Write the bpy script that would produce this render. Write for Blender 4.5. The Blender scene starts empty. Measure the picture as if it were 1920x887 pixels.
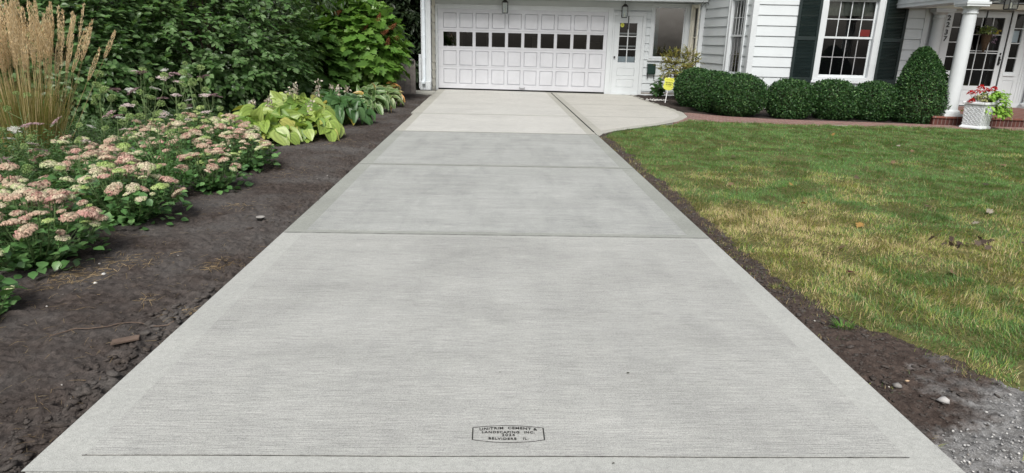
import bpy, math, random
import numpy as np
from mathutils import Vector, Matrix

SEED = 7
random.seed(SEED)
RNG = np.random.default_rng(SEED)
scene = bpy.context.scene
COL = scene.collection

# ------------------------------------------------------------------ tagging
def tag(o, label=None, cat=None, group=None, kind=None):
    if label: o['label'] = label
    if cat: o['category'] = cat
    if group: o['group'] = group
    if kind: o['kind'] = kind
    return o

def empty(name, loc, rz=0, label=None, cat=None, group=None):
    o = bpy.data.objects.new(name, None)
    o.location = loc
    o.rotation_euler = (0, 0, rz)
    o.empty_display_size = .1
    COL.objects.link(o)
    return tag(o, label, cat, group)

def link(name, me, mat=None, parent=None, loc=None, rot=None, scale=None):
    o = bpy.data.objects.new(name, me)
    COL.objects.link(o)
    if mat is not None and hasattr(me, 'materials') and len(me.materials) == 0:
        me.materials.append(mat)
    if parent: o.parent = parent
    if loc is not None: o.location = loc
    if rot is not None: o.rotation_euler = rot
    if scale is not None: o.scale = scale
    return o

# ------------------------------------------------------------------ hard surface mesh builder
class MB:
    """Collects shapes in a local frame: u along, w outward, z up."""
    def __init__(self, O=(0, 0, 0), U=(1, 0, 0), N=(0, -1, 0)):
        self.O = Vector(O); self.U = Vector(U).normalized(); self.N = Vector(N).normalized()
        self.v = []; self.f = []
    def P(self, u, w, z):
        return tuple(self.O + self.U * u + self.N * w + Vector((0, 0, z)))
    def poly(self, pts):
        b = len(self.v); self.v += [self.P(*q) for q in pts]; self.f.append(tuple(range(b, b + len(pts))))
    def box(self, u0, u1, w0, w1, z0, z1):
        b = len(self.v)
        for z in (z0, z1):
            for (u, w) in ((u0, w0), (u1, w0), (u1, w1), (u0, w1)):
                self.v.append(self.P(u, w, z))
        for q in ((0, 3, 2, 1), (4, 5, 6, 7), (0, 1, 5, 4), (1, 2, 6, 5), (2, 3, 7, 6), (3, 0, 4, 7)):
            self.f.append(tuple(b + i for i in q))
    def hexa(self, pts8):
        b = len(self.v); self.v += [self.P(*q) for q in pts8]
        for q in ((0, 3, 2, 1), (4, 5, 6, 7), (0, 1, 5, 4), (1, 2, 6, 5), (2, 3, 7, 6), (3, 0, 4, 7)):
            self.f.append(tuple(b + i for i in q))
    def lathe(self, cu, cw, prof, seg=28, a0=0., a1=2 * math.pi):
        b = len(self.v); full = abs(a1 - a0 - 2 * math.pi) < 1e-6
        n = seg if full else seg + 1
        for (r, z) in prof:
            for i in range(n):
                a = a0 + (a1 - a0) * i / seg
                self.v.append(self.P(cu + r * math.cos(a), cw + r * math.sin(a), z))
        for k in range(len(prof) - 1):
            for i in range(seg):
                j = (i + 1) % n
                self.f.append((b + k * n + i, b + k * n + j, b + (k + 1) * n + j, b + (k + 1) * n + i))
        if full:
            self.f.append(tuple(b + i for i in range(n))[::-1])
            self.f.append(tuple(b + (len(prof) - 1) * n + i for i in range(n)))
    def tube(self, pts, r, seg=6):
        pts = [Vector(self.P(*p)) for p in pts]
        rs = r if isinstance(r, (list, tuple)) else [r] * len(pts)
        b = len(self.v)
        for i, p in enumerate(pts):
            t = (pts[min(i + 1, len(pts) - 1)] - pts[max(i - 1, 0)]).normalized()
            a = t.orthogonal().normalized() if abs(t.z) < .99 else Vector((1, 0, 0))
            if abs(t.z) < .99:
                a = t.cross(Vector((0, 0, 1))).normalized()
            c = t.cross(a)
            for k in range(seg):
                th = 2 * math.pi * k / seg
                self.v.append(tuple(p + (a * math.cos(th) + c * math.sin(th)) * rs[i]))
        for i in range(len(pts) - 1):
            for k in range(seg):
                j = (k + 1) % seg
                self.f.append((b + i * seg + k, b + i * seg + j, b + (i + 1) * seg + j, b + (i + 1) * seg + k))
        self.f.append(tuple(b + k for k in range(seg))[::-1])
        self.f.append(tuple(b + (len(pts) - 1) * seg + k for k in range(seg)))
    def prism(self, outline, w0, w1):
        """outline: list of (u, z), extruded along w"""
        n = len(outline); b = len(self.v)
        for w in (w0, w1):
            for (u, z) in outline: self.v.append(self.P(u, w, z))
        self.f.append(tuple(b + i for i in range(n))); self.f.append(tuple(b + n + i for i in range(n))[::-1])
        for i in range(n):
            j = (i + 1) % n
            self.f.append((b + i, b + j, b + n + j, b + n + i))
    def plate(self, outline, z0, z1):
        """outline: list of (u, w), extruded along z"""
        n = len(outline); b = len(self.v)
        for z in (z0, z1):
            for (u, w) in outline: self.v.append(self.P(u, w, z))
        self.f.append(tuple(b + i for i in range(n))); self.f.append(tuple(b + n + i for i in range(n))[::-1])
        for i in range(n):
            j = (i + 1) % n
            self.f.append((b + i, b + j, b + n + j, b + n + i))
    def build(self, name, mat, parent=None, smooth=False, bevel=0, loc=None, rot=None):
        me = bpy.data.meshes.new(name)
        me.from_pydata(self.v, [], self.f); me.update()
        if smooth:
            me.polygons.foreach_set('use_smooth', [True] * len(me.polygons))
        o = link(name, me, mat, parent, loc, rot)
        if smooth:
            m = o.modifiers.new('es', 'EDGE_SPLIT'); m.split_angle = math.radians(38)
        if bevel:
            m = o.modifiers.new('bev', 'BEVEL'); m.width = bevel; m.segments = 2; m.limit_method = 'ANGLE'
        return o

# ------------------------------------------------------------------ numpy mesh helpers
def npmesh(name, V, loops, starts, totals, cols=None, smooth=False):
    me = bpy.data.meshes.new(name)
    me.vertices.add(len(V)); me.vertices.foreach_set('co', np.ascontiguousarray(V, np.float32).ravel())
    me.loops.add(len(loops)); me.loops.foreach_set('vertex_index', np.asarray(loops, np.int32))
    me.polygons.add(len(starts))
    me.polygons.foreach_set('loop_start', np.asarray(starts, np.int32))
    me.polygons.foreach_set('loop_total', np.asarray(totals, np.int32))
    if smooth: me.polygons.foreach_set('use_smooth', np.ones(len(starts), bool))
    if cols is not None:
        at = me.color_attributes.new('col', 'FLOAT_COLOR', 'POINT')
        c = np.ones((len(V), 4), np.float32); c[:, :3] = cols
        at.data.foreach_set('color', c.ravel())
    me.update(calc_edges=True)
    return me

def unit(a):
    return a / np.maximum(np.linalg.norm(a, axis=-1, keepdims=True), 1e-9)

def leaves(name, tmpl, pos, d, n, s, col, sx=None, smooth=False):
    """Copies of a small leaf template as one mesh. pos,d,n: (N,3); s: (N,), sx: (N,) width scale; col (N,3)."""
    V, F = np.array(tmpl[0], float), tmpl[1]
    vc = np.array(tmpl[2], float) if len(tmpl) > 2 else None
    N = len(pos); k = len(V)
    d = unit(d); x = unit(np.cross(d, n)); nn = np.cross(x, d)
    s = np.broadcast_to(np.asarray(s, float), (N,)); sx = s if sx is None else np.broadcast_to(np.asarray(sx, float), (N,))
    P = (pos[:, None, :] + x[:, None, :] * (V[None, :, 0:1] * sx[:, None, None])
         + d[:, None, :] * (V[None, :, 1:2] * s[:, None, None]) + nn[:, None, :] * (V[None, :, 2:3] * s[:, None, None]))
    fl = np.concatenate([np.array(f) for f in F]); ft = np.array([len(f) for f in F])
    loops = (fl[None, :] + (np.arange(N) * k)[:, None]).ravel()
    totals = np.tile(ft, N); starts = np.concatenate([[0], np.cumsum(totals)[:-1]])
    C = np.repeat(col[:, None, :], k, axis=1)
    if vc is not None: C = C * vc[None, :, :]
    return npmesh(name, P.reshape(-1, 3), loops, starts, totals, C.reshape(-1, 3), smooth)

def join_np(name, metas):
    """metas: list of (V, loops, totals, cols)"""
    Vs, L, T, C = [], [], [], []; off = 0
    for (v, l, t, c) in metas:
        Vs.append(v); L.append(np.asarray(l) + off); T.append(t); C.append(c); off += len(v)
    T = np.concatenate(T); starts = np.concatenate([[0], np.cumsum(T)[:-1]])
    return npmesh(name, np.concatenate(Vs), np.concatenate(L), starts, T, np.concatenate(C))

def hash2(ix, iy, seed):
    h = (ix.astype(np.int64) * 374761393 + iy.astype(np.int64) * 668265263 + seed * 1442695041) & 0xffffffff
    h = ((h ^ (h >> 13)) * 1274126177) & 0xffffffff
    return ((h ^ (h >> 16)) & 0xffffff) / float(0xffffff)

def vnoise(x, y, seed=0):
    x = np.asarray(x, float); y = np.asarray(y, float)
    ix = np.floor(x); iy = np.floor(y); fx = x - ix; fy = y - iy
    fx = fx * fx * (3 - 2 * fx); fy = fy * fy * (3 - 2 * fy)
    a = hash2(ix, iy, seed); b = hash2(ix + 1, iy, seed); c = hash2(ix, iy + 1, seed); d = hash2(ix + 1, iy + 1, seed)
    return (a * (1 - fx) + b * fx) * (1 - fy) + (c * (1 - fx) + d * fx) * fy

def fbm(x, y, oct=4, seed=0):
    s = 0; a = .5
    for i in range(oct):
        s = s + a * vnoise(x * 2 ** i, y * 2 ** i, seed + i * 17); a *= .5
    return s / (1 - .5 ** oct)

# leaf templates
T_SMALL = ([(0, 0, 0), (-.32, .5, .08), (0, 1, 0), (.32, .5, .08)], [(0, 3, 2), (0, 2, 1)])
T_OVAL = ([(0, 0, 0), (-.26, .28, .05), (-.27, .6, .05), (0, 1, -.10), (.27, .6, .05), (.26, .28, .05), (0, .5, -.02)],
          [(0, 6, 2, 1), (6, 3, 2), (0, 5, 4, 6), (6, 4, 3)])
T_LONG = ([(0, 0, 0), (-.17, .3, .04), (-.16, .62, .02), (0, 1, -.14), (.16, .62, .02), (.17, .3, .04), (0, .5, -.02)],
          [(0, 6, 2, 1), (6, 3, 2), (0, 5, 4, 6), (6, 4, 3)])
T_BLADE = ([(-.5, 0, 0), (.5, 0, 0), (-.4, .4, .03), (.4, .4, .03), (-.25, .75, .0), (.25, .75, .0), (0, 1, -.08)],
           [(0, 1, 3, 2), (2, 3, 5, 4), (4, 5, 6)])
T_GRASS = ([(-.5, 0, 0), (.5, 0, 0), (-.34, .55, .02), (.34, .55, .02), (0, 1, -.10)], [(0, 1, 3, 2), (2, 3, 4)])

def oak_template():
    out = [(0, 0), (.10, .10), (.34, .10), (.30, .28), (.22, .34), (.50, .42), (.46, .62), (.24, .60), (.28, .80), (.12, .84), (0, 1.05)]
    V = [(0, .45, -.02)]
    pts = out + [(-x, y) for (x, y) in out[-2:0:-1]]
    for (x, y) in pts: V.append((x, y, .10 * abs(x) - .16 * y * y))
    F = [(0, i, i + 1) for i in range(1, len(pts))] + [(0, len(pts), 1)]
    return (V, F)
T_OAK = oak_template()

def hosta_template(w=.42, edge=None, droop=.42, nx=8, ny=7):
    V, C = [], []
    for j in range(ny + 1):
        v = j / ny
        prof = (math.sin(math.pi * min(1, v ** .62 + .02)) ** .75) if v < 1 else 0
        if j == 0: prof = .10
        for i in range(nx + 1):
            u = -1 + 2 * i / nx
            x = w * prof * u
            y = v - .10 * (abs(u) ** 2) * (1 - v) * (1.6 if v < .3 else .4)
            z = .16 * abs(u) ** 1.4 * prof - droop * v * v + .012 * math.cos(u * 9.4) * prof
            V.append((x, y, z))
            if edge is not None and (abs(u) > .62 or v > .97): C.append(edge)
            else:
                g = 1.0 + (.16 if (i % 2) else -.16)
                C.append((g, g, g))
    F = []
    for j in range(ny):
        for i in range(nx):
            a = j * (nx + 1) + i
            F.append((a, a + 1, a + nx + 2, a + nx + 1))
    return (V, F, C)

# ------------------------------------------------------------------ materials
def nodes(m):
    m.use_nodes = True
    nt = m.node_tree
    for n in list(nt.nodes): nt.nodes.remove(n)
    out = nt.nodes.new('ShaderNodeOutputMaterial')
    return nt, out

def principled(nt, color=(.5, .5, .5), rough=.6, spec=.4, metal=0.):
    b = nt.nodes.new('ShaderNodeBsdfPrincipled')
    b.inputs['Base Color'].default_value = (*color, 1)
    b.inputs['Roughness'].default_value = rough
    b.inputs['Specular IOR Level'].default_value = spec
    b.inputs['Metallic'].default_value = metal
    return b

def noise(nt, scale, detail=4, rough=.6, vec=None, distortion=0.):
    n = nt.nodes.new('ShaderNodeTexNoise')
    n.inputs['Scale'].default_value = scale; n.inputs['Detail'].default_value = detail
    n.inputs['Roughness'].default_value = rough; n.inputs['Distortion'].default_value = distortion
    if vec is not None: nt.links.new(vec, n.inputs['Vector'])
    return n

def coords(nt, scale=(1, 1, 1), kind='Object'):
    tc = nt.nodes.new('ShaderNodeTexCoord'); mp = nt.nodes.new('ShaderNodeMapping')
    mp.inputs['Scale'].default_value = scale
    nt.links.new(tc.outputs[kind], mp.inputs['Vector'])
    return mp.outputs['Vector']

def ramp(nt, fac, stops):
    r = nt.nodes.new('ShaderNodeValToRGB')
    e = r.color_ramp.elements
    e[0].position = stops[0][0]; e[0].color = (*stops[0][1], 1)
    e[1].position = stops[-1][0]; e[1].color = (*stops[-1][1], 1)
    for (p, c) in stops[1:-1]:
        k = e.new(p); k.color = (*c, 1)
    nt.links.new(fac, r.inputs['Fac'])
    return r.outputs['Color']

def mix(nt, fac, a, b, mode='MIX'):
    m = nt.nodes.new('ShaderNodeMix'); m.data_type = 'RGBA'; m.blend_type = mode
    for s, v in ((0, fac), (6, a), (7, b)):
        if hasattr(v, 'links') or hasattr(v, 'is_linked'): nt.links.new(v, m.inputs[s])
        elif s == 0: m.inputs[0].default_value = v
        else: m.inputs[s].default_value = (*v, 1)
    return m.outputs[2]

def bump(nt, h, strength, dist, normal=None):
    b = nt.nodes.new('ShaderNodeBump'); b.inputs['Strength'].default_value = strength; b.inputs['Distance'].default_value = dist
    nt.links.new(h, b.inputs['Height'])
    if normal is not None: nt.links.new(normal, b.inputs['Normal'])
    return b.outputs['Normal']

def plain(name, color, rough=.6, spec=.4, metal=0., var=.0, scale=3., bump_s=0., bump_scale=60., bump_d=.002):
    m = bpy.data.materials.new(name); nt, out = nodes(m)
    b = principled(nt, color, rough, spec, metal)
    if var:
        n = noise(nt, scale, 5, .65, coords(nt))
        c = ramp(nt, n.outputs['Fac'], [(.3, tuple(max(0, k * (1 - var)) for k in color)), (.7, tuple(min(1, k * (1 + var)) for k in color))])
        nt.links.new(c, b.inputs['Base Color'])
    if bump_s:
        n = noise(nt, bump_scale, 4, .6, coords(nt))
        nt.links.new(bump(nt, n.outputs['Fac'], bump_s, bump_d), b.inputs['Normal'])
    nt.links.new(b.outputs[0], out.inputs[0])
    return m

def foliage(name, rough=.45, spec=.35, trans=.25, tcol=(1.25, 1.25, .6)):
    m = bpy.data.materials.new(name); nt, out = nodes(m)
    at = nt.nodes.new('ShaderNodeAttribute'); at.attribute_name = 'col'
    b = principled(nt, (.1, .2, .05), rough, spec)
    n = noise(nt, 35, 3, .6, coords(nt))
    c = mix(nt, .35, at.outputs['Color'], ramp(nt, n.outputs['Fac'], [(.3, (.45, .45, .45)), (.7, (1, 1, 1))]), 'MULTIPLY')
    nt.links.new(c, b.inputs['Base Color'])
    t = nt.nodes.new('ShaderNodeBsdfTranslucent')
    nt.links.new(mix(nt, 1., at.outputs['Color'], tcol, 'MULTIPLY'), t.inputs['Color'])
    mx = nt.nodes.new('ShaderNodeMixShader'); mx.inputs[0].default_value = trans
    nt.links.new(b.outputs[0], mx.inputs[1]); nt.links.new(t.outputs[0], mx.inputs[2])
    nt.links.new(mx.outputs[0], out.inputs[0])
    return m

def concrete(name, base, blotch, broom=True, smear=0., rough=.72):
    m = bpy.data.materials.new(name); nt, out = nodes(m)
    b = principled(nt, base, rough, .3)
    big = noise(nt, .9, 5, .6, coords(nt, (1, 1.4, 1)), .4)
    med = noise(nt, 5, 5, .65, coords(nt, (1, 1, 1)))
    fine = noise(nt, 190, 3, .7, coords(nt))
    lo = tuple(k * (1 - blotch) for k in base); hi = tuple(min(1, k * (1 + blotch * .8)) for k in base)
    c = ramp(nt, big.outputs['Fac'], [(.32, lo), (.5, base), (.68, hi)])
    c = mix(nt, .5, c, ramp(nt, med.outputs['Fac'], [(.3, (.90, .90, .91)), (.7, (1.08, 1.08, 1.07))]), 'MULTIPLY')
    c = mix(nt, .6, c, ramp(nt, fine.outputs['Fac'], [(.3, (.80, .80, .80)), (.7, (1.16, 1.16, 1.16))]), 'MULTIPLY')
    if smear:
        sm1 = noise(nt, 1, 4, .6, coords(nt, (4.2, .9, 1)), .25); sm2 = noise(nt, 1, 5, .7, coords(nt, (.9, 7, 1)), .3)
        c = mix(nt, smear, c, ramp(nt, sm1.outputs['Fac'], [(.46, (1.03, 1.03, 1.02)), (.74, (.74, .75, .74))]), 'MULTIPLY')
        c = mix(nt, smear * .8, c, ramp(nt, sm2.outputs['Fac'], [(.40, (.86, .87, .86)), (.62, (1.10, 1.10, 1.10))]), 'MULTIPLY')
    grit = noise(nt, 300, 2, .6, coords(nt, (1, 1.4, 1)))
    c = mix(nt, .75, c, ramp(nt, grit.outputs['Fac'], [(.32, (.52, .52, .52)), (.46, (.97, .97, .97)), (.68, (1.36, 1.36, 1.36))]), 'MULTIPLY')
    if broom:
        s1 = noise(nt, 1, 2, .5, coords(nt, (7, 230, 1)), .15)
        s2 = noise(nt, 1, 3, .7, coords(nt, (1.3, 60, 1)))
        s3 = noise(nt, 1, 2, .6, coords(nt, (16, 420, 1)))
        c = mix(nt, .62, c, ramp(nt, s1.outputs['Fac'], [(.3, (.70, .70, .70)), (.7, (1.26, 1.26, 1.26))]), 'MULTIPLY')
        c = mix(nt, .22, c, ramp(nt, s2.outputs['Fac'], [(.3, (.74, .74, .75)), (.7, (1.2, 1.2, 1.2))]), 'MULTIPLY')
        c = mix(nt, .4, c, ramp(nt, s3.outputs['Fac'], [(.3, (.75, .75, .75)), (.7, (1.2, 1.2, 1.2))]), 'MULTIPLY')
        s4 = noise(nt, 1, 3, .55, coords(nt, (1.1, 120, 1)), .1)
        c = mix(nt, .8, c, ramp(nt, s4.outputs['Fac'], [(.62, (1, 1, 1)), (.72, (.72, .72, .72))]), 'MULTIPLY')
        nm = bump(nt, s1.outputs['Fac'], .8, .003)
        nm = bump(nt, s3.outputs['Fac'], .6, .002, nm)
    else:
        sm = noise(nt, 38, 5, .65, coords(nt, (1, 1.3, 1)), .6)
        c = mix(nt, .4, c, ramp(nt, sm.outputs['Fac'], [(.35, (.74, .74, .74)), (.62, (1.16, 1.16, 1.16))]), 'MULTIPLY')
        nm = bump(nt, sm.outputs['Fac'], .55, .004)
    nm = bump(nt, fine.outputs['Fac'], .35, .0012, nm)
    nt.links.new(nm, b.inputs['Normal'])
    nt.links.new(c, b.inputs['Base Color'])
    nt.links.new(b.outputs[0], out.inputs[0])
    return m

def soilmat(name, dark, light, grey, s=1.):
    m = bpy.data.materials.new(name); nt, out = nodes(m)
    b = principled(nt, dark, .95, .15)
    v = coords(nt)
    n1 = noise(nt, 1.3 * s, 5, .6, v); n2 = noise(nt, 22 * s, 6, .72, v); n3 = noise(nt, 120 * s, 4, .7, v)
    c = ramp(nt, n2.outputs['Fac'], [(.3, dark), (.52, tuple((a + b_) / 2 for a, b_ in zip(dark, light))), (.74, light)])
    c = mix(nt, ramp(nt, n1.outputs['Fac'], [(.42, (0, 0, 0)), (.66, (.75, .75, .75))]), c, grey)
    c = mix(nt, .7, c, ramp(nt, n3.outputs['Fac'], [(.3, (.6, .6, .6)), (.7, (1.4, 1.4, 1.4))]), 'MULTIPLY')
    nt.links.new(c, b.inputs['Base Color'])
    nm = bump(nt, n2.outputs['Fac'], .8, .02); nm = bump(nt, n3.outputs['Fac'], .7, .006, nm)
    nt.links.new(nm, b.inputs['Normal'])
    nt.links.new(b.outputs[0], out.inputs[0])
    return m

def glassmat(name, tint=(.8, .85, .85), refl=1.0):
    m = bpy.data.materials.new(name); nt, out = nodes(m)
    tr = nt.nodes.new('ShaderNodeBsdfTransparent'); tr.inputs[0].default_value = (*tint, 1)
    gl = nt.nodes.new('ShaderNodeBsdfGlossy'); gl.inputs['Roughness'].default_value = .015
    gl.inputs[0].default_value = (1, 1, 1, 1)
    fr = nt.nodes.new('ShaderNodeFresnel'); fr.inputs[0].default_value = 1.5
    fm = nt.nodes.new('ShaderNodeMath'); fm.operation = 'MULTIPLY'; fm.inputs[1].default_value = refl; fm.use_clamp = True; nt.links.new(fr.outputs[0], fm.inputs[0])
    n = noise(nt, 2.2, 2, .5, coords(nt)); nm = bump(nt, n.outputs['Fac'], .05, .02)
    nt.links.new(nm, gl.inputs['Normal'])
    mx = nt.nodes.new('ShaderNodeMixShader')
    nt.links.new(fm.outputs[0], mx.inputs[0]); nt.links.new(tr.outputs[0], mx.inputs[1]); nt.links.new(gl.outputs[0], mx.inputs[2])
    nt.links.new(mx.outputs[0], out.inputs[0])
    return m

def brickmat(name, c1, c2, mortar, scale, w=.5, h=.25, kind='Object', rot=(0, 0, 0), msize=.02):
    m = bpy.data.materials.new(name); nt, out = nodes(m)
    b = principled(nt, c1, .85, .2)
    tc = nt.nodes.new('ShaderNodeTexCoord'); mp = nt.nodes.new('ShaderNodeMapping')
    mp.inputs['Rotation'].default_value = rot; nt.links.new(tc.outputs[kind], mp.inputs[0])
    br = nt.nodes.new('ShaderNodeTexBrick'); br.inputs['Scale'].default_value = scale
    br.inputs['Color1'].default_value = (*c1, 1); br.inputs['Color2'].default_value = (*c2, 1); br.inputs['Mortar'].default_value = (*mortar, 1)
    br.inputs['Brick Width'].default_value = w; br.inputs['Row Height'].default_value = h; br.inputs['Mortar Size'].default_value = msize
    nt.links.new(mp.outputs[0], br.inputs['Vector'])
    n = noise(nt, 14, 5, .7, tc.outputs['Object'])
    c = mix(nt, .6, br.outputs['Color'], ramp(nt, n.outputs['Fac'], [(.3, (.65, .65, .65)), (.7, (1.25, 1.25, 1.25))]), 'MULTIPLY')
    nt.links.new(c, b.inputs['Base Color'])
    nt.links.new(bump(nt, br.outputs['Fac'], -.6, .006), b.inputs['Normal'])
    nt.links.new(b.outputs[0], out.inputs[0])
    return m

M = {}
M['white'] = plain('white_paint', (.555, .585, .60), .45, .4, var=.05, scale=2.5, bump_s=.15, bump_scale=25)
M['siding'] = plain('siding_paint', (.535, .57, .585), .5, .35, var=.05, scale=1.7, bump_s=.2, bump_scale=18)
M['garage_paint'] = plain('garage_door_paint', (.535, .545, .575), .5, .35, var=.07, scale=2.2, bump_s=.2, bump_scale=14)
M['cream'] = plain('aged_cream_paint', (.62, .60, .52), .6, .3, var=.08, scale=3)
M['shutter'] = plain('dark_green_paint', (.010, .019, .019), .42, .4, var=.2)
M['black'] = plain('black_metal', (.012, .012, .013), .4, .5)
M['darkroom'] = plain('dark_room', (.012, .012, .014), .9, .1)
M['curtain'] = plain('curtain_cloth', (.16, .17, .14), .9, .1, var=.3, scale=9)
M['lace'] = plain('white_curtain_cloth', (.55, .60, .66), .9, .1, var=.1, scale=9)
M['gap'] = plain('rubber_gasket', (.01, .01, .01), .8, .2)
M['glass'] = glassmat('window_glass', (.8, .85, .85), 1.5)
M['glass_bright'] = glassmat('coated_window_glass', (.5, .68, .70), 4.2)
M['screen'] = plain('grey_screen_bar', (.30, .30, .31), .6, .3)
M['brick'] = brickmat('porch_brick', (.065, .028, .024), (.10, .038, .03), (.16, .13, .12), 1, .075, .5, rot=(math.pi / 2, 0, 0), msize=.006)
M['paver'] = brickmat('path_brick', (.26, .145, .12), (.19, .105, .09), (.30, .27, .25), 1, .21, .105, msize=.008)
M['porchtop'] = brickmat('porch_top_brick', (.14, .06, .045), (.19, .08, .06), (.2, .17, .15), 1, .21, .105, msize=.008)
M['stone_white'] = plain('cast_planter', (.62, .64, .66), .7, .3, var=.12, scale=22, bump_s=.9, bump_scale=42, bump_d=.02)
M['red'] = plain('red_card', (.55, .02, .015), .6, .3)
M['yellow'] = plain('yellow_plastic', (.60, .62, .10), .45, .4, var=.06)
M['yellow_dark'] = plain('yellow_print', (.42, .40, .02), .5, .4)
M['stamp'] = plain('stamped_concrete_groove', (.035, .035, .034), .9, .1)
M['joint'] = plain('gritty_joint', (.085, .085, .08), .9, .1, var=.5, scale=14)
M['tooled'] = plain('tooled_joint', (.205, .21, .198), .9, .1, var=.35, scale=9)
M['groove'] = plain('tooled_groove', (.24, .24, .23), .85, .2, var=.2, scale=6)
M['wood'] = plain('weathered_board', (.20, .18, .165), .85, .2, var=.35, scale=7)
M['chip'] = plain('wood_chip', (.13, .095, .075), .85, .2, var=.25, scale=30)
M['bark'] = plain('bark', (.07, .05, .038), .9, .15, var=.35, scale=20)
M['twig'] = plain('twig_bark', (.05, .045, .028), .9, .15, var=.3, scale=20)
M['stake'] = plain('white_plastic_stake', (.8, .8, .8), .4, .4)
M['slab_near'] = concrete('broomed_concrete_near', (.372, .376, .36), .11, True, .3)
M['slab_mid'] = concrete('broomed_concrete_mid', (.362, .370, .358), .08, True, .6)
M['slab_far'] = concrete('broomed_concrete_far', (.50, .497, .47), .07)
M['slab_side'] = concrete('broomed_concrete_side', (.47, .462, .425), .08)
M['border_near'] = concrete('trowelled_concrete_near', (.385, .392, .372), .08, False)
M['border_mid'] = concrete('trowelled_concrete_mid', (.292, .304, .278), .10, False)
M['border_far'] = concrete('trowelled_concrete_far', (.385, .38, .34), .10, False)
M['soil'] = soilmat('garden_soil', (.020, .016, .014), (.100, .082, .073), (.108, .103, .099))
M['mulch'] = soilmat('dark_mulch', (.022, .017, .015), (.06, .048, .042), (.05, .04, .036), 1.3)
M['clod'] = soilmat('soil_clods', (.040, .033, .029), (.125, .104, .092), (.13, .122, .115), 2.)
M['asphalt'] = plain('asphalt', (.05, .05, .052), .9, .2, var=.3, scale=60, bump_s=.6, bump_scale=150)
M['leaf'] = foliage('leaf', .38, .5, .3)
M['leaf_gloss'] = foliage('leaf_glossy', .32, .5, .15)
M['leaf_box'] = foliage('leaf_boxwood', .5, .3, .12)
M['grass'] = foliage('grass_blade', .55, .25, .3)
M['petal'] = foliage('petal', .7, .2, .25, (1, 1, 1))
M['straw'] = foliage('dry_straw', .7, .2, .35, (1, 1, 1))
M['stonebits'] = foliage('stone', .8, .3, 0.)

# ------------------------------------------------------------------ camera, world, sun
CH = 1.4309
fpx, yaw, pitch, roll = 1220.177, .0337538, .29231678, .02418936
fw = Vector((math.sin(yaw) * math.cos(pitch), math.cos(yaw) * math.cos(pitch), -math.sin(pitch)))
r = Vector((math.cos(yaw), -math.sin(yaw), 0)); u = r.cross(fw)
r2 = r * math.cos(roll) + u * math.sin(roll); u2 = -r * math.sin(roll) + u * math.cos(roll)
cd = bpy.data.cameras.new('camera'); cam = bpy.data.objects.new('camera', cd); COL.objects.link(cam)
cam.matrix_world = Matrix(((r2.x, u2.x, -fw.x, 0), (r2.y, u2.y, -fw.y, 0), (r2.z, u2.z, -fw.z, CH), (0, 0, 0, 1)))
cd.sensor_width = 36; cd.sensor_fit = 'HORIZONTAL'; cd.lens = 36 * fpx / 1920
cd.clip_start = .05; cd.clip_end = 600
scene.camera = cam

SUN_EL, SUN_AZ = math.radians(47), math.radians(190)      # azimuth: clockwise from +Y
w = bpy.data.worlds.new('World'); scene.world = w; w.use_nodes = True
nt = w.node_tree
for n_ in list(nt.nodes): nt.nodes.remove(n_)
wo = nt.nodes.new('ShaderNodeOutputWorld'); bg = nt.nodes.new('ShaderNodeBackground')
sky = nt.nodes.new('ShaderNodeTexSky'); sky.sky_type = 'NISHITA'; sky.sun_disc = False
sky.sun_elevation = SUN_EL; sky.sun_rotation = SUN_AZ; sky.air_density = 1.0; sky.dust_density = 4.0; sky.ozone_density = 1.0
hs = nt.nodes.new('ShaderNodeHueSaturation'); hs.inputs['Saturation'].default_value = .35
nt.links.new(sky.outputs[0], hs.inputs['Color']); nt.links.new(hs.outputs[0], bg.inputs[0])
bg.inputs[1].default_value = .105
nt.links.new(bg.outputs[0], wo.inputs[0])
sd = bpy.data.lights.new('sun', 'SUN'); sun = bpy.data.objects.new('sun', sd); COL.objects.link(sun)
sd.energy = 2.3; sd.angle = math.radians(22); sd.color = (1, .97, .92)
sdir = Vector((math.sin(SUN_AZ) * math.cos(SUN_EL), math.cos(SUN_AZ) * math.cos(SUN_EL), math.sin(SUN_EL)))
sun.rotation_euler = (-sdir).to_track_quat('-Z', 'Y').to_euler()
vs = scene.view_settings
vs.view_transform = 'Standard'; vs.look = 'None'; vs.gamma = 1; vs.exposure = .5; vs.use_curve_mapping = False

# ------------------------------------------------------------------ house frame
TH = -.08939412; HO = Vector((-1.618, 19.848, 0))
def HW(s, t, z=0.):
    return Vector((HO.x + s * math.cos(TH) + t * math.sin(TH), HO.y + s * math.sin(TH) - t * math.cos(TH), z))

# ================================================================== GROUND
XL, XR = -1.57, 1.69
def grid_mesh(name, x0, x1, y0, y1, nx, ny, fn, mask=None):
    xs = np.linspace(x0, x1, nx + 1); ys = np.linspace(y0, y1, ny + 1)
    X, Y = np.meshgrid(xs, ys); X = X.ravel(); Y = Y.ravel()
    X2, Y2, Z = fn(X, Y)
    idx = np.arange((nx + 1) * (ny + 1)).reshape(ny + 1, nx + 1)
    q = np.stack([idx[:-1, :-1], idx[:-1, 1:], idx[1:, 1:], idx[1:, :-1]], -1).reshape(-1, 4)
    if mask is not None:
        cx = X2[q].mean(1); cy = Y2[q].mean(1); q = q[mask(cx, cy)]
    n = len(q)
    return npmesh(name, np.stack([X2, Y2, Z], 1), q.ravel(), np.arange(n) * 4, np.full(n, 4), None, True)

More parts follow.
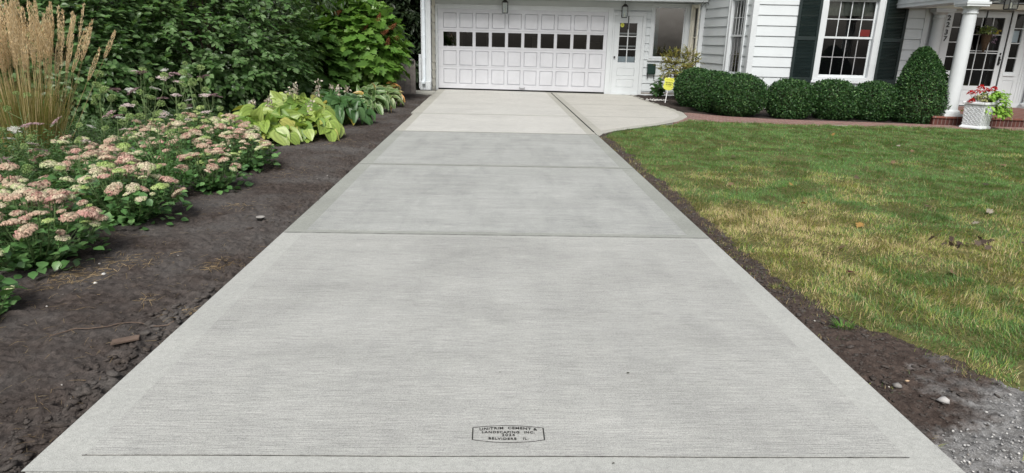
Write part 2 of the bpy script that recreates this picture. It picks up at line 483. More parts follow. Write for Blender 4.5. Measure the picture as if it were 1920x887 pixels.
def base_ground(X, Y):
    return X, Y, -.10 + .02 * fbm(X * .3, Y * .3, 3, 5)
me = grid_mesh('ground', -150, 150, 2.4 - 4, 180, 60, 60, base_ground)
tag(link('ground', me, M['mulch']), kind='structure')
mb = MB(N=(0, 1, 0)); mb.box(-150, 150, -30, 1.905, -.16, -.05)
tag(mb.build('road', M['asphalt']), kind='structure')

def soil_z(X, Y):
    edge = np.clip((XL - X) / .5, 0, 1)
    z = -.028 + .03 * (fbm(X * 1.3, Y * 1.3, 3, 2) - .5) * (.3 + .7 * edge) + .028 * edge
    z = z + .036 * (fbm(X * 9, Y * 9, 3, 11) - .5) + .024 * (fbm(X * 38, Y * 38, 3, 12) - .5)
    clod = np.clip(fbm(X * 16, Y * 16, 2, 21) - .58, 0, 1)
    z = z + clod * .10 * (np.exp(-((XL - X - .10) / .16) ** 2) + .15)
    return z
def soil_fn(X, Y): return X, Y, soil_z(X, Y)
me = grid_mesh('garden_soil', -3.6, XL, 1.2, 9, 240, 900, soil_fn)
tag(link('garden_soil', me, M['soil']), kind='structure')
me = grid_mesh('garden_soil', -3.6, XL - .002, 9, 18.4, 90, 300, soil_fn)
tag(link('garden_soil', me, M['soil']), kind='structure')
me = grid_mesh('garden_soil', -14, -3.598, 1.2, 24, 130, 220, lambda X, Y: (X, Y, -.02 + .06 * (fbm(X, Y, 3, 8) - .5)))
tag(link('garden_soil', me, M['soil']), kind='structure')

# lawn border on the drive side (X as a function of Y)
LE = [(1.2, 3.3), (2.0, 2.75), (2.45, 2.42), (2.65, 2.26), (2.99, 2.12), (3.32, 1.90), (3.73, 1.84), (4.48, 1.83), (5.84, 1.84), (7.7, 1.82), (9.3, 1.83), (10.4, 1.80), (10.95, 2.04), (11.5, 2.62), (12.05, 3.24), (12.35, 3.5)]
LEy = np.array([a for a, b in LE]); LEx = np.array([b for a, b in LE])
def lawn_edge(Y):
    return np.interp(Y, LEy, LEx) - .02 + .08 * (vnoise(np.asarray(Y) * 5, 0 * np.asarray(Y), 3) - .5) + .06 * (vnoise(np.asarray(Y) * 23, 0 * np.asarray(Y), 4) - .5)
def lawn_back(X):   # front line of the brick path
    return np.interp(X, [3.2, 3.9, 5.46, 7, 8.94, 10.06, 14, 20], [12.1, 12.82, 12.62, 12.54, 12.44, 12.37, 12.1, 11.7])

def strip_z(X, Y):
    e = lawn_edge(Y)
    f = np.clip((X - XR) / np.maximum(e - XR, .02), 0, 1.3)
    z = -.032 + .030 * np.minimum(f, 1) - .030 * np.clip((X - e - .05) / .08, 0, 1) + .034 * (fbm(X * 14, Y * 14, 3, 31) - .5) * np.clip(1.6 - f, 0, 1) + .02 * (fbm(X * 50, Y * 50, 2, 32) - .5)
    return z
me = grid_mesh('bare_soil_strip', XR, 4.2, 1.2, 12.0, 190, 900, lambda X, Y: (X, Y, strip_z(X, Y)),
               lambda X, Y: (X < lawn_edge(Y) + .15 + .3 * (Y < 2.9)) & (Y < lawn_back(X)) & (X > np.interp(Y, [10.4, 10.45, 10.8, 11.1, 11.6, 12.2], [1.69, 1.74, 1.9, 2.14, 2.66, 3.3])))
tag(link('bare_soil_strip', me, M['soil']), kind='structure')

def lawnmat():
    m = bpy.data.materials.new('lawn_soil'); nt, out = nodes(m)
    b = principled(nt, (.05, .06, .02), .95, .1)
    v = coords(nt); n1 = noise(nt, 30, 5, .7, v)
    nt.links.new(ramp(nt, n1.outputs['Fac'], [(.3, (.040, .042, .016)), (.7, (.15, .145, .060))]), b.inputs['Base Color'])
    nt.links.new(b.outputs[0], out.inputs[0]); return m
M['lawn'] = lawnmat()
def lawn_z(X, Y):
    e = np.clip((X - lawn_edge(Y)) / .09, 0, 1)
    return -.030 + .034 * e + .03 * (fbm(X * .8, Y * .8, 3, 6) - .5) * e + .036 * (fbm(X * 6.5, Y * 6.5, 2, 7) - .5) * e
me = grid_mesh('lawn', 1.75, 12.75, 1.2, 12.9, 560, 560, lambda X, Y: (X, Y, lawn_z(X, Y)),
               lambda X, Y: (X > lawn_edge(Y) + .0) & (Y < lawn_back(X)))
tag(link('lawn', me, M['lawn']), kind='structure')
me = grid_mesh('lawn', 12.74, 40, -2, 12.6, 60, 40, lambda X, Y: (X, Y, 0 * X)); tag(link('lawn', me, M['lawn']), kind='structure')

# pale crushed gravel patch in the corner by the kerb
def gravel_w(X, Y):
    return np.clip((2.62 - Y) * 1.3 + (X - 2.0) * 1.1 + 1.2 * (fbm(X * 3, Y * 3, 3, 41) - .5), 0, 1)
def blendmat():
    m = bpy.data.materials.new('soil_and_gravel_dust'); nt, out = nodes(m); b = principled(nt, (.1, .1, .1), .95, .12)
    v = coords(nt); n1 = noise(nt, 26, 6, .72, v); n2 = noise(nt, 130, 4, .75, v); n3 = noise(nt, 9, 5, .65, v)
    soil = mix(nt, .7, ramp(nt, n1.outputs['Fac'], [(.3, (.030, .022, .019)), (.72, (.11, .085, .072))]), ramp(nt, n2.outputs['Fac'], [(.3, (.6, .6, .6)), (.7, (1.4, 1.4, 1.4))]), 'MULTIPLY')
    grav = mix(nt, .8, ramp(nt, n1.outputs['Fac'], [(.3, (.10, .096, .092)), (.5, (.20, .198, .194)), (.72, (.37, .37, .37))]), ramp(nt, n2.outputs['Fac'], [(.35, (.7, .7, .7)), (.65, (1.3, 1.3, 1.3))]), 'MULTIPLY')
    at = nt.nodes.new('ShaderNodeAttribute'); at.attribute_name = 'col'
    ad = nt.nodes.new('ShaderNodeMath'); ad.operation = 'ADD'; nt.links.new(at.outputs['Fac'], ad.inputs[0]); nt.links.new(n3.outputs['Fac'], ad.inputs[1])
    c = mix(nt, ramp(nt, ad.outputs[0], [(.62, (0, 0, 0)), (.98, (1, 1, 1))]), soil, grav)
    nt.links.new(c, b.inputs['Base Color']); nm = bump(nt, n1.outputs['Fac'], .8, .015); nm = bump(nt, n2.outputs['Fac'], .9, .006, nm)
    nt.links.new(nm, b.inputs['Normal']); nt.links.new(b.outputs[0], out.inputs[0]); return m
so = [o for o in COL.objects if o.name == 'bare_soil_strip'][0]
sm_ = so.data; co = np.empty(len(sm_.vertices) * 3, np.float32); sm_.vertices.foreach_get('co', co); co = co.reshape(-1, 3)
gw = gravel_w(co[:, 0], co[:, 1]); at_ = sm_.color_attributes.new('col', 'FLOAT_COLOR', 'POINT')
at_.data.foreach_set('color', np.stack([gw, gw, gw, np.ones(len(gw))], 1).astype(np.float32).ravel())
sm_.materials.clear(); sm_.materials.append(blendmat())

# mulch bed by the house and the brick path
bed = [(3.0, 20.2), (3.9, 18.9), (4.0, 17.5), (4.12, 15.61), (4.19, 14.43), (4.19, 14.2), (5.7, 13.3), (8.8, 12.9), (12, 12.6), (12, 17), (6, 20.4)]
def inpoly(X, Y, P):
    r_ = np.zeros(len(X), bool)
    for i in range(len(P)):
        (x1, y1), (x2, y2) = P[i], P[(i + 1) % len(P)]
        c = ((y1 > Y) != (y2 > Y)) & (X < (x2 - x1) * (Y - y1) / (y2 - y1 + 1e-12) + x1)
        r_ ^= c
    return r_
me = grid_mesh('mulch_bed', 2.9, 12.2, 12.5, 20.5, 260, 230, lambda X, Y: (X, Y, -.002 + .03 * (fbm(X * 9, Y * 9, 3, 51) - .5)),
               lambda X, Y: inpoly(X, Y, bed))
tag(link('mulch_bed', me, M['mulch']), kind='structure')
pf = [(3.42, 12.34), (3.9, 12.68), (5.46, 12.56), (7, 12.48), (8.94, 12.38), (10.06, 12.3), (14, 12.0), (20, 11.6)]
pb = [(20, 12.3), (14, 12.6), (10.6, 12.86), (8.8, 12.95), (5.7, 13.38), (4.75, 13.8), (4.35, 14.25), (4.175, 14.3), (4.04, 13.5), (3.73, 12.86)]
mb = MB(N=(0, 1, 0)); mb.plate(pf + pb, -.05, .012)
tag(mb.build('brick_path', M['paver']), kind='structure')

# ---------------------------------------------------------------- driveway slabs
def slab(parts, mat_in, mat_b, name='driveway'):
    pass
drive = empty('driveway', (0, 0, 0)); tag(drive, kind='structure')
def flat(name, poly, mat, z1=0., z0=-.12):
    mb = MB(N=(0, 1, 0)); mb.plate(poly, z0, z1); return mb.build(name, mat, drive, bevel=.006)
BW = .155
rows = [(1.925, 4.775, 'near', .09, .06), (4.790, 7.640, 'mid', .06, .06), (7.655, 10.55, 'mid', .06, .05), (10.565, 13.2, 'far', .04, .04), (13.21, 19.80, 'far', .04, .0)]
for k, (y0, y1, kind, b0, b1) in enumerate(rows):
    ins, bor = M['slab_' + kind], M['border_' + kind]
    xl, xr = XL, XR - .012 if k > 2 else XR
    if k == 4: xl = XL - .06
    ys = (y0 + b0, y1 - b1)
    # one slab body, with the trowelled picture-frame border a hair lower than the broomed field
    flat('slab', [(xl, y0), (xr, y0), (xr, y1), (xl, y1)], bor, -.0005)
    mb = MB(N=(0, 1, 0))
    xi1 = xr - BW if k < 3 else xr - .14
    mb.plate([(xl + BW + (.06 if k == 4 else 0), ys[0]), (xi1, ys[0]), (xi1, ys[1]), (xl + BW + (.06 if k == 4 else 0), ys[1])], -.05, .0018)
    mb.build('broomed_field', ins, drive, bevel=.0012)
for (ya, yb) in ((2.0115, 4.71), (4.855, 7.575), (7.72, 10.495)):
    for xx in (XL + BW, XR - BW):
        mb = MB(N=(0, 1, 0)); mb.box(xx - .0022, xx + .0022, ya, yb, -.01, .0010); mb.build('edge_groove', M['groove'], drive)
# narrow groove behind the front margin
mb = MB(N=(0, 1, 0)); rj = random.Random(4); n = 160; top_, bot_ = [], []
for i in range(n + 1):
    x = XL + BW - .01 + (XR - XL - 2 * BW + .02) * i / n; t = x + 1.0
    wd = (.0010 if x > -1.05 else .0003) * (.5 + rj.random()) + (.0007 if rj.random() < .12 else 0); yc = 2.009 + .0012 * math.sin(x * 5) + .0006 * (rj.random() - .5)
    top_.append((x, yc + wd)); bot_.append((x, yc - wd))
for i in range(n): mb.plate([bot_[i], bot_[i + 1], top_[i + 1], top_[i]], -.01, .0020)
mb.build('control_joint', M['joint'], drive)
for (yj) in (4.7825, 7.6475, 10.5575):
    mb = MB(N=(0, 1, 0)); mb.box(XL + .004, XR - .004, yj - .0115 - .0005 * yj, yj + .0115 + .0005 * yj, -.04, .0004); mb.build('control_joint', M['tooled'], drive)
# side apron with its curved flare
fl_out = [(1.72, 10.45), (1.86, 10.78), (2.1, 11.1), (2.61, 11.6), (3.23, 12.2), (3.72, 12.86), (4.03, 13.5), (4.17, 14.1), (4.2, 14.6), (4.17, 15.6), (4.12, 16.8), (4.1, 18.1), (4.1, 19.1)]
def inset(P, d):
    out = []
    for i, (x, y) in enumerate(P):
        a = P[max(i - 1, 0)]; b = P[min(i + 1, len(P) - 1)]
        tx, ty = b[0] - a[0], b[1] - a[1]; L = math.hypot(tx, ty)
        out.append((x - ty / L * d, y + tx / L * d))
    return out
def smooth_line(P, n=3):
    for _ in range(n):
        Q = [P[0]]
        for a, b in zip(P[:-1], P[1:]):
            Q += [(a[0] * .75 + b[0] * .25, a[1] * .75 + b[1] * .25), (a[0] * .25 + b[0] * .75, a[1] * .25 + b[1] * .75)]
        Q.append(P[-1]); P = Q
    return P
fo = smooth_line(fl_out, 2)
flat('slab', fo + [(1.705, 19.35), (1.705, 10.50)], M['border_far'], -.0005)
fi = inset(fo, .17)
fi = [q for q in fi if q[0] > 1.86 and q[1] > 11.05]
flat('broomed_field', fi + [(1.85, 19.3), (1.85, 11.05)], M['slab_side'], .0018, -.05)
mb = MB(N=(0, 1, 0)); mb.box(1.6795, 1.7045, 10.9, 19.3, -.05, .0022); mb.build('expansion_joint', M['gap'], drive)
for yy, x1 in ((13.25, 3.60), (15.85, 3.98)):
    mb = MB(N=(0, 1, 0)); mb.box(1.86, x1, yy - .012, yy + .012, -.02, .0025); mb.build('control_joint', M['tooled'], drive)
mb = MB(N=(0, 1, 0)); mb.box(XL + .02, 1.67, 13.192, 13.218, -.03, .0004); mb.build('control_joint', M['tooled'], drive)
# garage floor lip: fills the wedge between the drive end and the turned house
mb = MB(N=(0, 1, 0)); mb.plate([(-1.63, 19.3), (1.70, 19.3), (4.11, 19.05), (4.11, 19.42), (-1.63, 19.95)], -.1, -.002); mb.build('slab', M['border_far'], drive)
mb = MB(N=(0, 1, 0)); mb.plate([(-2.2, 17.9), (-1.63, 17.9), (-1.63, 19.0), (-2.2, 19.0)], -.1, .012); mb.build('slab', M['border_far'], drive, bevel=.01)

# maker's stamp pressed into the slab
def text_mesh(body, size, extrude=.0006, offset=.0, spacing=1.0):
    c = bpy.data.curves.new('text', 'FONT'); c.body = body; c.size = size; c.align_x = 'CENTER'; c.extrude = extrude; c.offset = offset; c.space_character = spacing
    o = bpy.data.objects.new('tmp_text', c); COL.objects.link(o)
    bpy.context.view_layer.update()
    dg = bpy.context.evaluated_depsgraph_get()
    me = bpy.data.meshes.new_from_object(o.evaluated_get(dg))
    bpy.data.objects.remove(o)
    return me
stamp = empty('maker_stamp', (.0765, 2.147, .0022)); stamp.parent = drive
def warp(me, amp, halfw):
    for v in me.vertices: v.co.y += amp * (1 - (v.co.x / halfw) ** 2)
for body, size, y, amp, sp in (('UNITRIM  CEMENT &', .0215, .020, .011, 1.12), ('LANDSCAPING  INC.', .0185, .004, .0, 1.2), ('2024', .021, -.015, .0, 1.25), ('BELVIDERE   IL.', .019, -.031, -.008, 1.2)):
    me = text_mesh(body, size, .0006, .0005, sp)
    if amp: warp(me, amp, .12)
    o = link('stamped_lettering', me, M['stamp'], stamp, (0, y, .0006))
mb = MB(N=(0, 1, 0))
def arc(y, a, n=24): return [(-.135 + .27 * i / n, y + a * (1 - (2 * i / n - 1) ** 2)) for i in range(n + 1)]
top = arc(.040, .015); bot = arc(-.038, -.018)
ring = top + bot[::-1]
for i in range(len(ring)):
    (x1, y1), (x2, y2) = ring[i], ring[(i + 1) % len(ring)]
    L = math.hypot(x2 - x1, y2 - y1); nx_, ny_ = -(y2 - y1) / L, (x2 - x1) / L
    wd = .0024 if abs(x2 - x1) < .004 else .0010
    mb.plate([(x1 - nx_ * wd, y1 - ny_ * wd), (x2 - nx_ * wd, y2 - ny_ * wd), (x2 + nx_ * wd, y2 + ny_ * wd), (x1 + nx_ * wd, y1 + ny_ * wd)], -.0005, .0009)
mb.build('stamped_border', M['stamp'], stamp)
# ================================================================== HOUSE
house = empty('house', HO, TH, 'white lap-sided house with dark green shutters, two-car garage and columned porch', 'house')
def frame(t=0.): return dict(O=(0, -t, 0), U=(1, 0, 0), N=(0, -1, 0))
A2, B2 = Vector((7.48, -.50, 0)), Vector((8.00, -3.24, 0))
SU = (B2 - A2).normalized(); SN = Vector((SU.y, -SU.x, 0))
if SN.x > 0: SN = -SN
SIDE = dict(O=A2, U=SU, N=SN); SIDE_L = (B2 - A2).length
R1, R2 = Vector((7.20, 0, 0)), Vector((7.36, -.50, 0))
RU = (R2 - R1).normalized(); RN = Vector((RU.y, -RU.x, 0))
if RN.x > 0: RN = -RN
RET = dict(O=R1, U=RU, N=RN); RET_L = (R2 - R1).length

def siding(fr, u0, u1, z0, z1, zref, ex, holes, name='wall', mat=None):
    mb = MB(**fr)
    k0 = math.floor((z0 - zref) / ex); k1 = math.ceil((z1 - zref) / ex)
    for k in range(k0, k1 + 1):
        zb, zt = zref + k * ex, zref + (k + 1) * ex
        a, b = max(zb, z0), min(zt, z1)
        if b - a < .002: continue
        cuts = sorted({a, b} | {z for z in (zt - .012, zt - .010) if a < z < b} | {z for h in holes for z in (h[2], h[3]) if a < z < b})
        w = lambda z: (.024 * (1 - (z - zb) / ex) + .003) if z < zt - .011 else -.012
        for za, zc in zip(cuts[:-1], cuts[1:]):
            zm = (za + zc) / 2
            us = sorted([(h[0], h[1]) for h in holes if h[2] < zm < h[3]])
            cur = u0; segs = []
            for (ha, hb) in us:
                if ha > cur: segs.append((cur, ha))
                cur = max(cur, hb)
            if cur < u1: segs.append((cur, u1))
            for (p, q) in segs:
                mb.poly([(p, w(za), za), (q, w(za), za), (q, w(zc), zc), (p, w(zc), zc)])
                if abs(za - zb) < 1e-6:
                    mb.poly([(p, -.012, za), (q, -.012, za), (q, w(za), za), (p, w(za), za)])
    return mb.build(name, mat or M['siding'], house)

def window(fr, u0, u1, z0, z1, cas, cols, rows, sash=.045, depth=.05, zmid=None, room=.6, curtain=None, sill=True, muntin=.016, lower_dark=True, mat=None, glass='glass'):
    """u0..z1: outer edges of the casing"""
    mat = mat or M['white']
    a, b, c, d = u0 + cas, u1 - cas, z0 + cas * .9, z1 - cas
    mb = MB(**fr)
    for q in ((u0, a, z0 + (.05 if sill else 0), z1), (b, u1, z0 + (.05 if sill else 0), z1), (a, b, d, z1), (a, b, z0 + (.05 if sill else 0), c)):
        mb.box(q[0], q[1], -.01, .034, q[2], q[3])
    # thin back-band lip around the casing
    for q in ((u0 - .012, u0 + .012, z0, z1 + .012), (u1 - .012, u1 + .012, z0, z1 + .012)):
        mb.box(q[0], q[1], -.008, .046, q[2], q[3])
    # jambs
    for q in ((a - .012, a + .004, c, d), (b - .004, b + .012, c, d), (a, b, d - .004, d + .012), (a, b, c - .012, c + .004)):
        mb.box(q[0], q[1], -depth - .06, .012, q[2], q[3])
    root = mb.build('window', mat, house)
    if sill:
        mb = MB(**fr); mb.hexa([(u0 - .03, -.01, z0), (u1 + .03, -.01, z0), (u1 + .03, .075, z0 - .008), (u0 - .03, .075, z0 - .008),
                                (u0 - .03, -.01, z0 + .052), (u1 + .03, -.01, z0 + .052), (u1 + .03, .075, z0 + .036), (u0 - .03, .075, z0 + .036)])
        mb.build('sill', mat, root)
    bands = [(c, d, cols, rows, 0, mat)] if zmid is None else [(zmid, d, cols, rows, 0., mat), (c, zmid + .03, cols, rows, -.028, mat)]
    for i, (p, q, nc, nr, dw, mt) in enumerate(bands):
        mb = MB(**fr); w0, w1 = -depth + dw - .022, -depth + dw
        s_ = sash
        mb.box(a + .004, a + s_, w0, w1, p, q); mb.box(b - s_, b - .004, w0, w1, p, q)
        mb.box(a + s_, b - s_, w0, w1, q - s_ * (1 if i == 0 else .8), q); mb.box(a + s_, b - s_, w0, w1, p, p + s_ * (1.25 if i else 1))
        sa = mb.build('sash', mt, root)
        ia, ib, ic, id_ = a + s_, b - s_, p + s_ * (1.25 if i else 1), q - s_
        if nc * nr > 1:
            mb = MB(**fr); g0, g1 = -depth + dw - .018, -depth + dw - .004
            for k in range(1, nc):
                uu = ia + (ib - ia) * k / nc; mb.box(uu - muntin / 2, uu + muntin / 2, g0, g1, ic, id_)
            for k in range(1, nr):
                zz = ic + (id_ - ic) * k / nr; mb.box(ia, ib, g0 + .001, g1 + .001, zz - muntin / 2, zz + muntin / 2)
            mb.build('muntins', M['screen'] if (i and lower_dark) else mt, root)
        mb = MB(**fr); mb.poly([(ia, -depth + dw - .012, ic), (ib, -depth + dw - .012, ic), (ib, -depth + dw - .012, id_), (ia, -depth + dw - .012, id_)])
        mb.build('pane', M[glass], root)
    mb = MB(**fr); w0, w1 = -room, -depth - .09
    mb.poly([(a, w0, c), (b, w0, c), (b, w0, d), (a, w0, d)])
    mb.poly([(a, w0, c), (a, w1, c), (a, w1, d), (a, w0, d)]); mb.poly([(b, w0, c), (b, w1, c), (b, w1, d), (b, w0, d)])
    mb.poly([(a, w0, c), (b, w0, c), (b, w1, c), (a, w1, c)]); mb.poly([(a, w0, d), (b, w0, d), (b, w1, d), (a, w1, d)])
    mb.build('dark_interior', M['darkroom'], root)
    if curtain:
        for (p0, p1, q0, q1, mt) in curtain:
            mb = MB(**fr); n = 24
            for i in range(n):
                x0, x1 = p0 + (p1 - p0) * i / n, p0 + (p1 - p0) * (i + 1) / n
                w_ = lambda x: -depth - .12 + .012 * math.sin(x * 90)
                mb.poly([(x0, w_(x0), q0), (x1, w_(x1), q0), (x1, w_(x1), q1), (x0, w_(x0), q1)])
            mb.build('curtain', mt, root)
    return root

# ---- walls
WT = 5.2
G = frame(0.)
siding(G, -.10, 7.20, -.1, 2.60, 1.0, .2217, [(-.075, 5.02, -.2, 2.36), (5.02, 5.94, -.2, 2.25), (6.10, 7.13, .98, 2.53)])
siding(frame(3.24), 8.00, 11.88, -.1, WT, .744, .2331, [(9.55, 10.93, .66, 2.64)])
siding(SIDE, 0, SIDE_L, -.1, WT, .744, .2331, [(1.56, 2.49, .66, 2.64)])
siding(RET, 0, RET_L, -.1, 2.60, 1.0, .2217, [(.08, .46, .78, 2.50)])
siding(frame(.70), -.40, 7.46, 2.78, WT, .744, .2331, [])
siding(frame(3.24), 14.75, 19.5, -.1, WT, .744, .2331, [])
siding(frame(3.24), 11.88, 14.75, 3.2, WT, .744, .2331, [])
mb = MB(**frame(0)); mb.poly([(-.10, .55, -.1), (-.10, 0, -.1), (-.10, 0, 2.6), (-.10, .55, 2.6)])
sw = siding(dict(O=(-.10, 0, 0), U=(0, -1, 0), N=(1, 0, 0)), 0, .55, -.1, 2.60, 1.0, .2217, [], mat=M['cream'])
# plain outer walls of the house body (back and sides)
mb = MB(**frame(0))
mb.box(-.40, -.12, -7.0, .48, -.1, WT); mb.box(-.39, 19.5, -7.2, -7.0, -.1, WT); mb.box(19.3, 19.52, -7.0, 3.22, -.1, WT)
mb.build('wall', M['white'], house)
mb = MB(**frame(0))     # dark foundation strip
mb.box(5.96, 7.22, -.05, .012, -.12, .075)
mb.build('foundation', plain('foundation', (.22, .20, .18), .9, .2, var=.3, scale=8), house)

# ---- soffit, beam over the garage recess and the roof
mb = MB(**frame(0)); mb.box(-.41, 7.50, -.01, .69, 2.585, 2.62); mb.build('soffit', M['cream'], house)
mb = MB(**frame(0)); mb.box(-.42, 7.47, .56, .72, 2.545, 2.80); mb.box(-.43, 7.48, .545, .735, 2.60, 2.622); mb.build('beam', M['white'], house)
mb = MB(**frame(0)); mb.prism([(-.9, WT), (20, WT), (20, WT + .15), (-.9, WT + .15)], -7.6, 3.8)
mb.hexa([(-.9, 3.8, WT + .15), (20, 3.8, WT + .15), (20, -7.6, WT + .15), (-.9, -7.6, WT + .15), (-.5, -1.8, WT + 3.2), (19.6, -1.8, WT + 3.2), (19.6, -2.0, WT + 3.2), (-.5, -2.0, WT + 3.2)])
mb.build('roof', plain('roof_shingle', (.06, .06, .062), .9, .2, var=.3, scale=20), house)

# ---- pilaster, downspout at the left end
mb = MB(**frame(0)); mb.box(-.385, -.105, .5, .62, -.02, 2.56); mb.box(-.30, -.20, .615, .628, .0, 2.55)
mb.build('pilaster', M['white'], house, bevel=.006)
mb = MB(**frame(0)); mb.box(-.40, -.10, .49, .76, .02, .26); mb.build('pilaster_base', M['white'], house, bevel=.012)
mb = MB(**frame(0)); mb.box(-.335, -.255, .625, .70, .36, 2.57)
for zz in (.9, 1.5, 2.2): mb.box(-.345, -.245, .622, .706, zz, zz + .03)
mb.hexa([(-.335, .63, .30), (-.255, .63, .30), (-.255, .70, .30), (-.335, .70, .30), (-.335, .63, .37), (-.255, .63, .37), (-.255, .70, .37), (-.335, .70, .37)])
mb.hexa([(-.345, .66, .24), (-.245, .66, .24), (-.245, .88, .20), (-.345, .88, .20), (-.335, .63, .32), (-.255, .63, .32), (-.255, .88, .26), (-.335, .88, .26)])
mb.build('downspout', plain('downspout_paint', (.66, .72, .76), .4, .4, var=.08, scale=5), house, bevel=.006)
mb = MB(**frame(0)); mb.box(-.46, -.40, .56, .60, .05, .98); mb.box(-.465, -.395, .555, .605, .98, 1.0); mb.build('trim_board', M['white'], house)

# ---- garage door
mb = MB(**G)
mb.box(-.075, -.004, .0, .05, -.02, 2.37); mb.box(4.884, 5.02, .0, .055, -.02, 2.37); mb.box(-.075, 5.02, .0, .045, 2.27, 2.365); mb.box(-.09, 5.035, .0, .06, 2.365, 2.395)
mb.build('garage_trim', M['white'], house, bevel=.004)
gd = None
cols_u = [(.153 + .471 * i, .153 + .471 * i + .385) for i in range(10)]
rows_z = [(.18, .60), (.70, 1.12), (1.238, 1.639), (1.745, 2.165)]
def panelled(fr, u0, u1, z0, z1, rects, w, rec, bev, holes=()):
    """a board with recessed raised-edge panels; holes: rects left open"""
    mb = MB(**fr)
    us = sorted({u0, u1} | {v for r_ in rects + list(holes) for v in r_[:2]}); zs = sorted({z0, z1} | {v for r_ in rects + list(holes) for v in r_[2:]})
    def inside(u, z, rs): return any(r_[0] < u < r_[1] and r_[2] < z < r_[3] for r_ in rs)
    for a, b in zip(us[:-1], us[1:]):
        for c, d in zip(zs[:-1], zs[1:]):
            if inside((a + b) / 2, (c + d) / 2, rects + list(holes)): continue
            mb.poly([(a, w, c), (b, w, c), (b, w, d), (a, w, d)])
    for (a, b, c, d) in rects:
        r0 = w - rec; e = bev
        o = [(a, c), (b, c), (b, d), (a, d)]
        i1 = [(a + .003, c + .003), (b - .003, c + .003), (b - .003, d - .003), (a + .003, d - .003)]
        i2 = [(a + e, c + e), (b - e, c + e), (b - e, d - e), (a + e, d - e)]
        for k in range(4):
            j = (k + 1) % 4
            mb.poly([(o[k][0], w, o[k][1]), (o[j][0], w, o[j][1]), (i1[j][0], r0, i1[j][1]), (i1[k][0], r0, i1[k][1])])
            mb.poly([(i1[k][0], r0, i1[k][1]), (i1[j][0], r0, i1[j][1]), (i2[j][0], w - .004, i2[j][1]), (i2[k][0], w - .004, i2[k][1])])
        mb.poly([(q[0], w - .004, q[1]) for q in i2])
    for (a, b, c, d) in holes:
        o = [(a, c), (b, c), (b, d), (a, d)]
        for k in range(4):
            j = (k + 1) % 4
            mb.poly([(o[k][0], w, o[k][1]), (o[j][0], w, o[j][1]), (o[j][0], w - .03, o[j][1]), (o[k][0], w - .03, o[k][1])])
    return mb
gr = [(a, b, c, d) for (a, b) in cols_u for (c, d) in (rows_z[0], rows_z[1], rows_z[3])]
gh = [(a, b, rows_z[2][0], rows_z[2][1]) for (a, b) in cols_u]
mb = panelled(G, 0, 4.88, .045, 2.27, gr, .012, .026, .022, gh)
mb.box(0.004, 4.876, -.03, -.022, .045, .7); mb.box(0.004, 4.876, -.03, -.022, 1.65, 2.26)
gd = mb.build('garage_door', M['garage_paint'], house)
mb = MB(**G)
for zz in (.665, 1.178, 1.69): mb.box(.01, 4.87, .0105, .0135, zz - .0022, zz + .0022)
mb.build('section_joint', M['screen'], gd)
mb = MB(**G); mb.box(0, 4.88, -.015, .006, .005, .046); mb.build('bottom_seal', M['gap'], gd)
for (a, b) in cols_u:
    mb = MB(**G); mb.poly([(a, -.012, 1.238), (b, -.012, 1.238), (b, -.012, 1.639), (a, -.012, 1.639)]); mb.build('pane', M['glass'], gd)
    mb = MB(**G); mb.box(a - .006, b + .006, .0, .02, 1.222, 1.240); mb.build('pane_sill', M['garage_paint'], gd)
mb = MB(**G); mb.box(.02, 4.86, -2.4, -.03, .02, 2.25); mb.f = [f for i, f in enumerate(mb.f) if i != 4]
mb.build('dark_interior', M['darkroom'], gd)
mb = MB(**G); mb.box(2.40, 2.56, .014, .05, .085, .10); mb.box(2.40, 2.42, .012, .045, .10, .125); mb.box(2.54, 2.56, .012, .045, .10, .125); mb.build('handle', M['screen'], gd, bevel=.003)
# things dimly seen in the garage
mb = MB(**G)
for (x, z, a, b) in ((.35, 1.3, .25, .5), (1.32, 1.25, .2, .35), (2.7, 1.3, .3, .25), (4.3, 1.25, .45, .2)): mb.box(x, x + a, -1.2, -.9, .03, z + b)
mb.build('stored_boxes', plain('dim_cardboard', (.07, .06, .05), .9, .2, var=.5), gd)

# ---- side door
mb = MB(**G)
mb.box(5.022, 5.075, 0, .05, -.02, 2.26); mb.box(5.86, 5.955, 0, .05, -.02, 2.26); mb.box(5.022, 5.955, 0, .048, 2.175, 2.262); mb.box(5.01, 5.97, 0, .06, 2.262, 2.285)
mb.build('door_frame', M['white'], house, bevel=.004)
gx0, gx1, gz0, gz1 = 5.222, 5.712, .905, 1.985
mb = panelled(G, 5.078, 5.857, .035, 2.172, [(5.215, 5.72, .525, .745), (5.215, 5.72, .20, .43)], .022, .014, .02, [(gx0, gx1, gz0, gz1)])
sd_ = mb.build('side_door', M['white'], house)
mb = MB(**G); um = (gx0 + gx1) / 2
mb.box(um - .013, um + .013, -.004, .014, gz0, gz1)
for k in (1, 2):
    zz = gz0 + (gz1 - gz0) * k / 3; mb.box(gx0, gx1, -.003, .013, zz - .011, zz + .011)
mb.build('muntins', M['white'], sd_)
mb = MB(**G)
for zz in (1.70, 1.352): mb.box(gx0, gx1, -.06, -.045, zz - .022, zz + .022)
mb.box(um - .006, um + .024, -.062, -.05, gz0, gz1); mb.build('inner_muntins', M['screen'], sd_)
for a, b in ((gx0, um - .012), (um + .012, gx1)):
    for k in range(3):
        c, d = gz0 + (gz1 - gz0) * k / 3, gz0 + (gz1 - gz0) * (k + 1) / 3
        mb = MB(**G); mb.poly([(a, -.008, c), (b, -.008, c), (b, -.008, d), (a, -.008, d)]); mb.build('pane', M['glass'], sd_)
mb = MB(**G); mb.box(gx0 - .02, gx1 + .02, -1.0, -.09, gz0 - .02, gz1 + .02); mb.f = [f for i, f in enumerate(mb.f) if i != 4]; mb.build('dark_interior', M['darkroom'], sd_)
